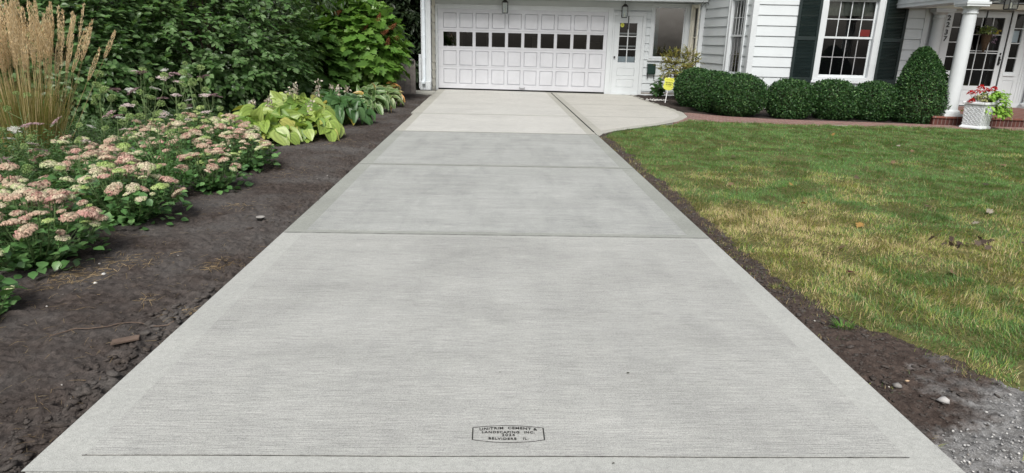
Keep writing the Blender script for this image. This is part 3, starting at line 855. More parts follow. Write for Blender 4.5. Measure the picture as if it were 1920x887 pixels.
mb = MB(**G); mb.box(gx0, gx1, -.085, -.075, gz0, gz0 + .16); mb.build('curtain', M['lace'], sd_)
mb = MB(O=(0, -.022, 0), U=(1, 0, 0), N=(0, -1, 0))
mb2 = MB(O=(5.124, -.022, 1.045), U=(1, 0, 0), N=(0, 0, 1))
def knob(u, z, w, name, par, mat, r_=.028):
    prof = [(.018, 0), (.018, .006), (.008, .010), (.008, .028), (r_ * .8, .034), (r_, .045), (r_ * .85, .056), (.004, .060)]
    v, f = [], []; seg = 16
    for (rr, d_) in prof:
        for i in range(seg):
            a = 2 * math.pi * i / seg; v.append((u + rr * math.cos(a), -(w + d_), z + rr * math.sin(a)))
    for k in range(len(prof) - 1):
        for i in range(seg):
            j = (i + 1) % seg; f.append((k * seg + i, k * seg + j, (k + 1) * seg + j, (k + 1) * seg + i))
    f.append(tuple((len(prof) - 1) * seg + i for i in range(seg)))
    me = bpy.data.meshes.new(name); me.from_pydata(v, [], f); return link(name, me, mat, par)
knob(5.118, 1.045, .022, 'knob', sd_, M['black'])
mb = MB(**G); mb.box(5.075, 5.86, -.01, .10, -.02, .033); mb.build('threshold', M['white'], sd_, bevel=.004)
mb = MB(**G); n = 20
mb.prism([(5.292 + .052 * math.cos(2 * math.pi * i / n), 1.93 + (.055 if i < n / 2 else .062) * math.sin(2 * math.pi * i / n)) for i in range(n)], -.006, -.003)
st = mb.build('round_sticker', M['yellow'], sd_)
mb = MB(**G); mb.prism([(5.292 + .026 * math.cos(2 * math.pi * i / n), 1.935 + .026 * math.sin(2 * math.pi * i / n)) for i in range(n)], -.0028, -.0018); mb.build('sticker_print', M['yellow_dark'], sd_)

# ---- picture window and the narrow window beside it
window(G, 6.095, 7.13, .98, 2.53, .085, 1, 1, sash=.035, depth=.035, room=1.4, mat=M['white'], glass='glass_bright',
       curtain=[(6.20, 6.34, 1.1, 2.42, plain('teal_curtain', (.10, .16, .17), .9, .1, var=.4, scale=8))])
window(RET, .07, .47, .78, 2.50, .06, 1, 1, sash=.03, depth=.02, zmid=1.62, room=.35, mat=M['cream'], sill=False)
# corner boards
mb = MB(**frame(0))
mb.box(7.355, 7.485, .42, .523, -.05, 2.56); mb.build('corner_board', M['white'], house, bevel=.004)
mb = MB(**frame(3.24)); mb.box(7.985, 8.105, -.05, .03, .0, WT); mb.build('corner_board', M['white'], house, bevel=.004)
mb = MB(**SIDE); mb.box(SIDE_L - .10, SIDE_L + .028, -.03, .030, .0, WT); mb.build('corner_board', M['white'], house, bevel=.004)
mb = MB(**frame(3.24)); mb.box(11.87, 11.99, -.05, .035, -.05, 2.9); mb.build('corner_board', M['white'], house, bevel=.004)
# ---- two double-hung windows of the main block
window(SIDE, 1.55, 2.50, .655, 2.65, .11, 4, 2, depth=.02, zmid=1.655, muntin=.014)
wf = window(frame(3.24), 9.54, 10.94, .655, 2.65, .13, 4, 2, depth=.055, zmid=1.655, muntin=.017,
       curtain=[(9.68, 10.80, 2.17, 2.50, M['curtain'])])
# ---- shutters
for (a, b) in ((9.005, 9.53), (10.95, 11.47)):
    mb = MB(**frame(3.24)); z0, z1 = .64, 2.68; st_ = .062
    mb.box(a, a + st_, .022, .06, z0, z1); mb.box(b - st_, b, .022, .06, z0, z1)
    for (p, q) in ((z0, z0 + .11), (1.60, 1.68), (z1 - .09, z1)): mb.box(a + st_, b - st_, .022, .059, p, q)
    root = mb.build('shutter', M['shutter'], house, bevel=.003)
    mb = MB(**frame(3.24))
    for (p, q) in ((z0 + .11, 1.60), (1.68, z1 - .09)):
        n = int((q - p) / .031)
        for i in range(n):
            zz = p + (q - p) * (i + .5) / n
            mb.hexa([(a + st_, .024, zz + .004), (b - st_, .024, zz + .004), (b - st_, .052, zz - .014), (a + st_, .052, zz - .014),
                     (a + st_, .024, zz + .013), (b - st_, .024, zz + .013), (b - st_, .054, zz - .006), (a + st_, .054, zz - .006)])
    mb.build('louvers', M['shutter'], root)

# ---- porch
mb = MB(**frame(0)); mb.box(11.0, 15.75, 3.24, 5.98, -.12, .145); mb.build('porch_base', M['brick'], house)
mb = MB(**frame(0)); mb.box(10.98, 15.77, 3.24, 6.01, .1455, .185); mb.build('porch_floor', M['porchtop'], house, bevel=.008)
PZ = .185
def column(s, t, r_, z0, z1, half=False):
    mb = MB(**frame(0))
    H = z1 - z0
    mb.box(s - r_ * 1.42, s + r_ * 1.42, t - r_ * 1.42, t + r_ * 1.42, z0, z0 + .05)
    prof = [(r_ * 1.38, z0 + .05), (r_ * 1.42, z0 + .075), (r_ * 1.36, z0 + .10), (r_ * 1.16, z0 + .112), (r_ * 1.12, z0 + .125)]
    mb.lathe(s, t, prof, 32)
    base = mb
    mb2 = MB(**frame(0)); pr = []
    for i in range(13):
        f = i / 12; pr.append((r_ * (1.03 - .13 * f ** 1.6), z0 + .12 + (H - .34) * f))
    mb2.lathe(s, t, pr, 36)
    root = mb2.build('column', M['white'], house, smooth=True)
    base.build('column_base', M['white'], root, smooth=True)
    mb3 = MB(**frame(0)); zc = z0 + H - .22
    mb3.lathe(s, t, [(r_ * .95, zc), (r_ * 1.05, zc + .012), (r_ * 1.05, zc + .03), (r_ * .95, zc + .035), (r_ * .95, zc + .09), (r_ * 1.15, zc + .115), (r_ * 1.32, zc + .14)], 36)
    mb3.box(s - r_ * 1.6, s + r_ * 1.6, t - r_ * 1.6, t + r_ * 1.6, zc + .14, zc + .18); mb3.box(s - r_ * 1.72, s + r_ * 1.72, t - r_ * 1.72, t + r_ * 1.72, zc + .18, zc + .22)
    mb3.build('capital', M['white'], root, smooth=True)
ZB = 2.345
column(11.385, 5.80, .130, PZ, ZB); column(15.33, 5.80, .130, PZ, ZB)
column(12.145, 3.36, .125, PZ, ZB); column(14.56, 3.36, .125, PZ, ZB)
for (a, b) in ((11.19, 11.58), (15.13, 15.52)):
    mb = MB(**frame(0)); mb.box(a, b, 3.24, 5.99, ZB + .001, 2.62); mb.box(a - .02, b + .02, 3.24, 6.01, 2.42, 2.45); mb.box(a - .05, b + .05, 3.24, 6.04, 2.58, 2.66)
    mb.build('beam', M['white'], house, bevel=.004)
mb = MB(**frame(0)); mb.box(11.58, 15.13, 3.26, 3.40, 2.36, 2.47); mb.build('lintel', M['cream'], house)
mb = MB(**frame(0)); n = 28; rr = 1.775; cu = 13.355; zc = 2.62
inner = [(cu + rr * math.cos(math.pi * i / n), zc + .9 * rr * math.sin(math.pi * i / n)) for i in range(n + 1)]
outer = [(cu + (rr + .12) * math.cos(math.pi * i / n), zc + .9 * (rr + .14) * math.sin(math.pi * i / n)) for i in range(n + 1)]
for i in range(n):
    q = [inner[i], inner[i + 1], outer[i + 1], outer[i]]
    mb.prism(q, 3.25, 6.0)
mb.build('porch_vault', M['cream'], house)
mb = MB(**frame(0)); gp = [(11.12, 2.66)] + [(x, z) for x, z in outer[::-1]] + [(15.59, 2.66), (15.75, 2.70), (13.355, 4.55), (10.96, 2.70)]
mb.box(11.08, 11.2, 3.26, 6.1, 2.66, 2.80); mb.box(15.5, 15.76, 3.26, 6.1, 2.66, 2.70)
mb.hexa([(11.08, 3.26, 2.80), (13.355, 3.26, 4.56), (13.355, 6.1, 4.56), (11.08, 6.1, 2.80), (11.08, 3.26, 2.88), (13.355, 3.26, 4.66), (13.355, 6.1, 4.66), (11.08, 6.1, 2.88)])
mb.hexa([(15.8, 3.26, 2.70), (13.355, 3.26, 4.56), (13.355, 6.1, 4.56), (15.8, 6.1, 2.70), (15.8, 3.26, 2.78), (13.355, 3.26, 4.66), (13.355, 6.1, 4.66), (15.8, 6.1, 2.78)])
mb.build('roof', M['white'], house)
# entry wall, fanlight, sidelights, door
E_ = frame(3.20)
dx0, dx1 = 12.85, 13.815
panels = [(12.50, 12.74, .30, .80), (13.93, 14.17, .30, .80)]
openings = [(12.515, 12.735, .985, 2.29), (13.915, 14.135, .985, 2.29), (dx0 - .02, dx1 + .02, PZ, 2.34)]
mb = panelled(E_, 11.95, 14.80, .0, 2.46, panels, .03, .014, .03, openings)
ew = mb.build('entry_wall', M['white'], house)
mb = MB(**E_)
for uu in (12.24, 12.30, 12.36, 14.27, 14.33, 14.39): mb.box(uu - .008, uu + .008, .03, .043, .3, 2.3)
for (p, q) in ((12.78, 12.845), (13.82, 13.885)): mb.box(p, q, .028, .058, PZ, 2.40)
mb.box(12.44, 14.21, .028, .06, 2.385, 2.44); mb.box(12.49, 12.76, .028, .055, .90, .94); mb.box(13.89, 14.16, .028, .055, .90, .94)
mb.build('entry_trim', M['white'], ew, bevel=.003)
for (p, q) in ((12.515, 12.735), (13.915, 14.135)):
    mb = MB(**E_)
    mb.box(p, p + .012, -.02, .025, .985, 2.29); mb.box(q - .012, q, -.02, .025, .985, 2.29)
    for k in range(0, 5):
        zz = .985 + (2.29 - .985) * k / 4; mb.box(p, q, -.019, .02, zz - .010, zz + .010)
    sl = mb.build('sidelight', M['white'], house)
    for k in range(4):
        za, zb = .985 + 1.305 * k / 4, .985 + 1.305 * (k + 1) / 4
        mb = MB(**E_); mb.poly([(p, 0, za), (q, 0, za), (q, 0, zb), (p, 0, zb)]); mb.build('pane', M['glass'], sl)
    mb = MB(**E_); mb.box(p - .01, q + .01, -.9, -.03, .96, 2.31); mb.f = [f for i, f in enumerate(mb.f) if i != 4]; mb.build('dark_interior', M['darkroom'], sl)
    if p > 13: mb = MB(**E_); mb.box(p + .04, q - .02, -.08, -.07, 1.66, 1.92); mb.build('paper_notice', M['lace'], sl)
dz1 = 2.33; ga, gb, gc, gdz = 12.965, 13.70, .66, 2.19
mb = panelled(E_, dx0, dx1, PZ + .02, dz1, [(12.97, 13.70, .28, .56)], -.005, .014, .03, [(ga, gb, gc, gdz)])
fd = mb.build('front_door', M['white'], house)
mb = MB(**E_)
for k in (1, 2):
    uu = ga + (gb - ga) * k / 3; mb.box(uu - .009, uu + .009, -.03, -.012, gc, gdz)
for zz in (1.03, 1.815): mb.box(ga, gb, -.029, -.013, zz - .008, zz + .008)
mb.box(ga, gb, -.0295, -.010, 1.395, 1.415); mb.box(ga, gb, -.0295, -.010, 1.445, 1.462)
mb.build('muntins', M['white'], fd)
for i in range(3):
    for (c, d) in ((gc, 1.03), (1.03, 1.43), (1.43, 1.815), (1.815, gdz)):
        a = ga + (gb - ga) * i / 3; b = ga + (gb - ga) * (i + 1) / 3
        mb = MB(**E_); mb.poly([(a, -.02, c), (b, -.02, c), (b, -.02, d), (a, -.02, d)]); mb.build('pane', M['glass'], fd)
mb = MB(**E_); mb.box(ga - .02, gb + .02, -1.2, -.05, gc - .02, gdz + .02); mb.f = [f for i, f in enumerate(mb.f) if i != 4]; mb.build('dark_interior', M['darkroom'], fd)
mb = MB(**E_); mb.box(13.735, 13.775, -.004, .012, 1.14, 1.34); mb.tube([(13.755, .01, 1.16), (13.755, .055, 1.19), (13.755, .055, 1.27), (13.755, .01, 1.30)], .009, 6); mb.box(13.74, 13.77, .0, .02, 1.37, 1.42); mb.build('handle', M['black'], fd, bevel=.003)
# fanlight
mb = MB(**E_); cu, zc, R_ = 13.335, 2.50, .78
mb.prism([(cu + (R_ + .12) * math.cos(math.pi * i / 24), zc + (R_ + .12) * .62 * math.sin(math.pi * i / 24)) for i in range(25)], -.01, .03)
ft = mb.build('fanlight', M['white'], house)
mb = MB(**E_); mb.prism([(cu + R_ * math.cos(math.pi * i / 24), zc + .02 + R_ * .6 * math.sin(math.pi * i / 24)) for i in range(25)], .031, .033); mb.build('fanlight_pane', plain('dark_glass', (.01, .011, .012), .05, .5), ft)
mb = MB(**E_)
for i in range(1, 12):
    a = math.pi * i / 12
    p0 = (cu + .10 * math.cos(a), zc + .02 + .07 * math.sin(a)); p1 = (cu + R_ * math.cos(a), zc + .02 + R_ * .6 * math.sin(a))
    mb.tube([(p0[0], .04, p0[1]), (p1[0], .04, p1[1])], .009, 5)
mb.lathe(cu, .03, [(.11, zc + .0), (.11, zc + .05)], 18, math.pi * 0, math.pi)
mb.build('fanlight_bars', M['white'], ft)
# house numbers
for ch, zz in (('2', 2.115), ('2', 1.965), ('3', 1.80), ('7', 1.655)):
    me = text_mesh(ch, .155, .006, .003)
    o = link('house_number', me, M['black'], house, (12.425, -3.24, zz), (math.pi / 2, 0, 0))
# electrical cable loop on the corner
mb = MB(**frame(0)); mb.tube([(7.34, .74, 2.56), (7.30, .75, 2.50), (7.27, .75, 2.44), (7.31, .75, 2.42), (7.37, .75, 2.50), (7.44, .75, 2.54), (7.50, .70, 2.50), (7.50, .64, 2.40), (7.485, .56, 2.34), (7.487, .54, 1.9)], .007, 5)
mb.build('cable', M['black'], house)

# ================================================================== SMALL THINGS ON THE HOUSE
def local(s, t, z): return HW(s, t, z)
def lantern(s, t, z, label, sc=1.):
    root = empty('porch_lantern', local(s, t, z), TH, label, 'lantern', 'black lanterns under the eaves')
    F0 = dict(O=(0, 0, 0), U=(1, 0, 0), N=(0, -1, 0))
    mb = MB(**F0); a = .075 * sc; h = .27 * sc
    mb.box(-a, a, -a, a, -h - .02, -h); 
    for (x, y) in ((-a, -a), (a, -a), (a, a), (-a, a)): mb.box(x - .007, x + .007, y - .007, y + .007, -h, 0)
    mb.box(-a - .008, a + .008, -a - .008, a + .008, -.002, .014)
    mb.hexa([(-a - .008, -a - .008, .014), (a + .008, -a - .008, .014), (a + .008, a + .008, .014), (-a - .008, a + .008, .014), (-.03, -.03, .075), (.03, -.03, .075), (.03, .03, .075), (-.03, .03, .075)])
    mb.tube([(0, 0, .07), (0, 0, .20 * sc + .06)], .008, 6)
    mb.build('lantern_frame', M['black'], root)
    mb = MB(**F0)
    b = a - .004
    for q in (((-b, -b), (b, -b)), ((b, -b), (b, b)), ((b, b), (-b, b)), ((-b, b), (-b, -b))):
        mb.poly([(q[0][0], q[0][1], -h), (q[1][0], q[1][1], -h), (q[1][0], q[1][1], 0), (q[0][0], q[0][1], 0)])
    mb.build('glass', M['glass'], root)
    mb = MB(**F0); mb.lathe(0, 0, [(.016, -h), (.016, -h + .10), (.003, -h + .125)], 10); mb.build('candle_tube', plain('candle_tube', (.5, .48, .4), .6, .2), root)
lantern(1.955, .30, 2.45, 'black box lantern hanging under the eave over the garage door')
lantern(5.30, .30, 2.40, 'black box lantern hanging under the eave over the narrow side door')
lantern(12.86, 4.6, 2.62, 'large dark lantern hanging in the columned porch above the front door', 1.15)

# mailbox
mbx = empty('mailbox', local(6.19, 0, .50), TH, 'dark green wall mailbox with two newspaper hooks beside the side door', 'mailbox')
mb = MB(O=(0, 0, 0), U=(1, 0, 0), N=(0, -1, 0))
prof = [(.022, .10), (.135, .10), (.145, .12), (.145, .33), (.10, .38), (.022, .39)]
v = []
for uu in (-.115, .115):
    for (w_, z_) in prof: v.append((uu, -w_, z_))
n = len(prof); f = [tuple(range(n)), tuple(range(n, 2 * n))[::-1]] + [(i, (i + 1) % n, n + (i + 1) % n, n + i) for i in range(n)]
me = bpy.data.meshes.new('box'); me.from_pydata(v, [], f); link('box', me, plain('green_enamel', (.008, .028, .022), .35, .5), mbx)
mb.box(-.122, .122, .023, .152, .335, .348); mb.build('lid', plain('green_enamel_lid', (.008, .026, .02), .35, .5), mbx)
for uu in (-.09, .10):
    mb = MB(O=(0, 0, 0), U=(1, 0, 0), N=(0, -1, 0)); mb.tube([(uu, .03, .12), (uu, .03, .02), (uu, .04, -.02), (uu, .08, -.03), (uu, .10, .0), (uu, .10, .03)], .010, 6); mb.build('newspaper_hook', M['black'], mbx)

# hooks over the doors, flower basket
def hook(s, t, ztop, zbot, label):
    root = empty('wreath_hanger', local(s, t, zbot), TH, label, 'wreath hanger')
    mb = MB(O=(0, 0, 0), U=(1, 0, 0), N=(0, -1, 0)); H = ztop - zbot
    mb.box(-.014, .014, .0, .004, 0.03, H); mb.box(-.014, .014, -.03, .004, H, H + .004); mb.box(-.014, .014, .004, .03, .03, .034); mb.box(-.014, .014, .028, .032, .03, .06)
    mb.build('strap', M['black'], root); return root
hook(5.452, .027, 2.172, 1.79, 'thin black wreath hanger on the narrow side door')
hook(13.27, 3.203, 2.345, 1.98, 'black wreath hanger hooked over the front door')

# red card in the window
mb = MB(**frame(3.24)); mb.box(10.50, 10.745, -.090, -.0875, 1.715, 1.865)
o = mb.build('red_notice', M['red']); o.location = HO; o.rotation_euler = (0, 0, TH)
tag(o, 'bright red card inside the shuttered front window', 'card')

# yard sign
sg = empty('yard_sign', (4.39, 16.77, 0), TH - .08, 'yellow shield-shaped security alarm sign on a white stake by the hedge', 'sign')
mb = MB(O=(0, 0, 0), U=(1, 0, 0), N=(0, -1, 0)); mb.box(-.011, .011, -.004, .004, -.06, .40); st_ = mb.build('stake', M['stake'], sg, bevel=.002)
sh = [(0, .34), (.06, .348), (.115, .375), (.142, .42), (.14, .47), (.125, .52), (.122, .56), (.15, .60), (.135, .64), (.11, .665), (.06, .655), (0, .675)]
sh = sh + [(-x, z) for (x, z) in sh[-2:0:-1]]
mb = MB(O=(0, 0, 0), U=(1, 0, 0), N=(0, -1, 0)); mb.prism(sh, .004, .012); pl = mb.build('shield', M['yellow'], sg, bevel=.002)
for body, size, zz, mt in (('SECURITY', .044, .525, M['black']), ('ALARM', .050, .475, M['black']), ('BY SYSTEM', .030, .435, M['yellow_dark']), ('PROTECTED', .036, .60, M['yellow_dark'])):
    link('shield_lettering', text_mesh(body, size, .0006, .0012), mt, pl, (0, -.0135, zz), (math.pi / 2, 0, 0))
sg.rotation_euler = (0, math.radians(6), TH); sg.scale = (.88, .88, .94)

# planter urn by the steps
UR = HW(11.60, 6.36)
ur = empty('planter', (UR.x, UR.y, .012), TH + math.radians(33), 'square white cast planter with woven relief standing by the porch step', 'planter')
mb = MB(N=(0, 1, 0))
def sq(mb, r0, z0, r1, z1): mb.hexa([(-r0, -r0, z0), (r0, -r0, z0), (r0, r0, z0), (-r0, r0, z0), (-r1, -r1, z1), (r1, -r1, z1), (r1, r1, z1), (-r1, r1, z1)])
sq(mb, .165, .04, .185, .47)
body = mb.build('planter_body', M['stone_white'], ur, bevel=.008)
mb = MB(N=(0, 1, 0)); sq(mb, .195, 0, .195, .03); sq(mb, .188, .03, .168, .06); mb.build('planter_foot', plain('planter_white', (.68, .70, .72), .6, .3, var=.08, scale=9), ur, bevel=.006)
mb = MB(N=(0, 1, 0))
for (a, b, c, d) in ((-.215, .215, -.215, -.165), (-.215, .215, .165, .215), (-.215, -.165, -.165, .165), (.165, .215, -.165, .165)): mb.box(a, b, c, d, .455, .505)
mb.build('planter_rim', plain('planter_rim_white', (.66, .68, .70), .6, .3, var=.1, scale=9), ur, bevel=.012)
mb = MB(N=(0, 1, 0)); mb.box(-.17, .17, -.17, .17, .46, .475); mb.build('potting_soil', M['mulch'], ur)
# woven relief ribs on the four sides
mb = MB(N=(0, 1, 0))
for k in range(4):
    ca, sa = math.cos(k * math.pi / 2), math.sin(k * math.pi / 2)
    for i in range(9):
        for j in range(11):
            z = .08 + j * .034; rr_ = .165 + (.02) * (z - .04) / .43
            x = -rr_ * .88 + 2 * rr_ * .88 * (i + (.5 if j % 2 else 0)) / 9
            sg_ = 1 if (i + j) % 2 else -1
            p0, p1 = (x - .018, z - .014 * sg_), (x + .018, z + .014 * sg_)
            pts = [(p0[0] * ca - (rr_ + .002) * sa, p0[0] * sa + (rr_ + .002) * ca, p0[1]), (p1[0] * ca - (rr_ + .002) * sa, p1[0] * sa + (rr_ + .002) * ca, p1[1])]
            mb.tube(pts, .0075, 5)
mb.build('woven_relief', M['stone_white'], ur)

# fence beside the pilaster
fn = empty('board_fence', (-2.6, 17.9, 0), -.05, 'low weathered grey board fence beside the garage corner', 'fence')
x = -1.9; k = 0
mb = MB(N=(0, 1, 0))
while x < .47:
    wd = .135 + .02 * random.random(); mb.box(x, x + wd - .008, -.01, .012 + .004 * random.random(), -.08, .86 + .01 * random.random()); x += wd
mb.build('board_panel', M['wood'], fn)
mb = MB(N=(0, 1, 0)); mb.box(-1.9, .47, .014, .05, .12, .20); mb.box(-1.9, .47, .014, .05, .68, .76); mb.box(-1.9, .50, -.05, .06, .865, .90); mb.build('rail', M['wood'], fn)
mb = MB(N=(0, 1, 0)); mb.box(.40, .49, .052, .14, -.08, .87); mb.build('post', M['wood'], fn)
mb = MB(N=(0, 1, 0)); mb.box(.42, .50, -.05, -.012, .80, .85); mb.box(.36, .44, -.035, -.012, .815, .83); mb.build('latch', M['black'], fn)
mb = MB(N=(0, 1, 0)); mb.box(-5.5, -2.16, 17.72, 17.80, -.1, .02); o = mb.build('edging_board', M['wood']); tag(o, 'thin timber edging at the foot of the grey fence', 'edging')
# ================================================================== PLANTS
def randdir(rng, n, zmin=-1.):
    z = rng.uniform(zmin, 1, n); a = rng.uniform(0, 2 * math.pi, n); q = np.sqrt(np.maximum(0, 1 - z * z))
    return np.stack([q * np.cos(a), q * np.sin(a), z], 1)
def lerpcol(rng, n, cols, weights=None, jit=.15):
    cols = np.array(cols); idx = rng.choice(len(cols), n, p=weights); j = (idx + 1) % len(cols) if weights is None else idx
    f = rng.random((n, 1)) * (.5 if weights is None else 0)
    c = cols[idx] * (1 - f) + cols[j] * f
    return c * (1 + rng.uniform(-jit, jit, (n, 1)))

def lumps(D, rng, amp, k=9, sharp=3.):
    """smooth lumpy radius factor over directions"""
    C = randdir(rng, k * 3); A = rng.uniform(-1, 1, k * 3)
    return 1 + amp * np.sum(A[None] * np.exp(-sharp * 2 * (1 - D @ C.T)), 1)

def stems(name, root, n, h, spread, rng, mat, r0=.02, z0=-.03):
    mb = MB(N=(0, 1, 0))
    for i in range(n):
        a = rng.uniform(0, 2 * math.pi); b = spread * rng.uniform(.3, 1); hh = h * rng.uniform(.7, 1)
        p = [(.12 * spread * math.cos(a), .12 * spread * math.sin(a), z0)]
        for f in (.35, .7, 1.):
            p.append((b * f ** 1.3 * math.cos(a) + rng.uniform(-.04, .04), b * f ** 1.3 * math.sin(a) + rng.uniform(-.04, .04), hh * f))
        mb.tube(p, [r0, r0 * .75, r0 * .5, r0 * .2], 5)
    return mb.build(name, mat, root)

def spray_arrays(rng, centre, out, tw, n_leaf, ll, up=.15, droop=.0, sidespread=.9, flatness=.8, face=None, fw_=.0):
    """leaves set alternately along twigs; returns pos, dir, normal, twig ends"""
    N = len(centre)
    t = np.tile(np.linspace(.08, 1, n_leaf)[None], (N, 1)) + rng.uniform(-.04, .04, (N, n_leaf))
    tdir = unit(out); side = unit(np.cross(tdir, np.array([0, 0, 1.]) + .01)); upv = np.cross(side, tdir)
    L = tw[:, None] * t
    pos = centre[:, None] + tdir[:, None] * L[..., None]
    pos[..., 2] -= droop * (L ** 2) / .3
    sgn = np.where(np.arange(n_leaf) % 2 == 0, 1., -1.)[None, :, None]
    d = tdir[:, None] * rng.uniform(.4, .9, (N, n_leaf, 1)) + side[:, None] * sgn * sidespread + upv[:, None] * rng.uniform(-.25, .35, (N, n_leaf, 1))
    d[:, -1] = tdir
    d[..., 2] -= droop * 1.2
    nrm = upv[:, None] * flatness + np.array([0, 0, .5]) + rng.normal(0, .28, (N, n_leaf, 3))
    if face is not None: nrm = nrm + fw_ * face[:, None]
    return pos.reshape(-1, 3), d.reshape(-1, 3), nrm.reshape(-1, 3)

def shrub(name, label, cat, loc, rx, ry, h, nsp, nleaf, ll, cols, seed, tmpl=T_OVAL, mat='leaf', twig=.35, droop=.05, amp=.12, weights=None, group=None, zc=.5, inner=.35, zmin=.05, stem_n=9, partname='foliage'):
    rng = np.random.default_rng(seed)
    root = empty(name, loc, 0, label, cat, group)
    D = randdir(rng, nsp); R = lumps(D, rng, amp)
    rad = np.where(rng.random(nsp) < inner, rng.uniform(.45, .85, nsp), rng.uniform(.84, 1.0, nsp))
    P = D * np.array([rx, ry, h * (1 - zc)]) * (R * rad)[:, None]
    P[:, 2] = np.where(D[:, 2] < 0, D[:, 2] * h * zc * R * rad * 1.0, P[:, 2]) + h * zc
    keep = P[:, 2] > zmin; P, D = P[keep], D[keep]
    out = D * .8 + rng.normal(0, .45, P.shape) + np.array([0, 0, .12])
    tw = twig * rng.uniform(.6, 1.2, len(P))
    P = P - unit(out) * tw[:, None] * .55
    pos, d, nr = spray_arrays(rng, P, out, tw, nleaf, ll, droop=droop, flatness=.5, face=unit(D * np.array([1, 1, .4])), fw_=1.0)
    ok = pos[:, 2] > .01; pos, d, nr = pos[ok], d[ok], nr[ok]
    s = ll * rng.uniform(.6, 1.2, len(pos))
    me = leaves(partname, tmpl, pos, d, nr, s, lerpcol(rng, len(pos), cols, weights))
    link(partname, me, M[mat], root)
    # twigs
    mb = MB(N=(0, 1, 0)); sel = rng.choice(len(P), min(len(P), 260), replace=False)
    for i in sel:
        q = P[i]; o_ = unit(out[i]); e = q + o_ * tw[i]; b = q - D[i] * min(rx, ry) * .3
        mb.tube([tuple(b), tuple(q), tuple(e)], [.006, .004, .0015], 3)
    mb.build('twigs', M['twig'], root)
    stems('stem', root, stem_n, h * .8, min(rx, ry) * .7, rng, M['bark'], .022)
    return root

GREEN_BURN = [(.075, .155, .045), (.10, .20, .06), (.135, .24, .085), (.20, .30, .14), (.06, .13, .038)]
shrub('burning_bush', 'large dense dark green shrub behind the yellow-green hostas', 'shrub', (-5.35, 12.9, 0), 1.6, 1.55, 3.7, 2500, 9, .118, GREEN_BURN, 1, twig=.42, droop=.22, amp=.20, zc=.28, inner=.18)
shrub('burning_bush', 'broad dark green shrub rising behind the pink flower heads', 'shrub', (-6.9, 11.0, 0), 1.55, 1.4, 3.6, 2300, 9, .115, GREEN_BURN, 2, twig=.42, droop=.22, amp=.22, zc=.28, inner=.18)
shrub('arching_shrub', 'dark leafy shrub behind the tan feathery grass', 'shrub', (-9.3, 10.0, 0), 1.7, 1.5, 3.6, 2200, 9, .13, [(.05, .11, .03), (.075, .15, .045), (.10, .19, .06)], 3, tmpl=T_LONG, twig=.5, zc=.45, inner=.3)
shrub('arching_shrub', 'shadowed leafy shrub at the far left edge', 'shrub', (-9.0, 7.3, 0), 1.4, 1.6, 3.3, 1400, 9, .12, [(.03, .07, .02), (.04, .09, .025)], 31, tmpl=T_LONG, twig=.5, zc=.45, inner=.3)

HYD = [(.10, .22, .035), (.14, .28, .05), (.075, .165, .03), (.20, .34, .07)]
shrub('oakleaf_hydrangea', 'bright green oakleaf hydrangea with lobed leaves in front of the grey fence', 'shrub', (-3.25, 16.3, 0), 1.10, 1.0, 2.35, 760, 5, .25, HYD, 4, tmpl=T_OAK, mat='leaf', twig=.40, droop=.28, amp=.15, zc=.45, inner=.3, zmin=.25)
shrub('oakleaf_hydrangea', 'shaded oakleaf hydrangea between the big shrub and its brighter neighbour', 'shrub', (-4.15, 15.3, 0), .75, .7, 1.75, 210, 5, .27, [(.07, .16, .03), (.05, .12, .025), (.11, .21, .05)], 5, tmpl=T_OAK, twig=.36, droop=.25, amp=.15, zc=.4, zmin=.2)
# spent brown flower heads on the hydrangea
def panicle_mesh(seed):
    rng = np.random.default_rng(seed); n = 130
    z = rng.random(n); a = rng.uniform(0, 6.28, n); rr = .055 * (1 - z) ** .7 * np.sqrt(rng.random(n)) + .005
    pos = np.stack([rr * np.cos(a), rr * np.sin(a), z * .2], 1)
    return leaves('spent_flower_head', T_SMALL, pos, randdir(rng, n), randdir(rng, n), .028, lerpcol(rng, n, [(.22, .07, .03), (.14, .05, .025), (.30, .13, .06)]))
pm = panicle_mesh(3); pm.materials.append(M['petal'])
hyd = [o for o in COL.objects if o.get('label', '').startswith('bright green oakleaf')][0]
rng = np.random.default_rng(9)
for (x, y, z) in ((.62, -.75, 1.78), (.86, -.55, 1.62), (.70, -.72, 1.50), (.95, -.42, 1.40), (.30, -.85, 1.55), (.80, -.66, 1.25), (-.3, -.85, 1.9)):
    link('spent_flower_head', pm, None, hyd, (x, y, z), (rng.uniform(-.6, .6), rng.uniform(.2, 1.1), 0))

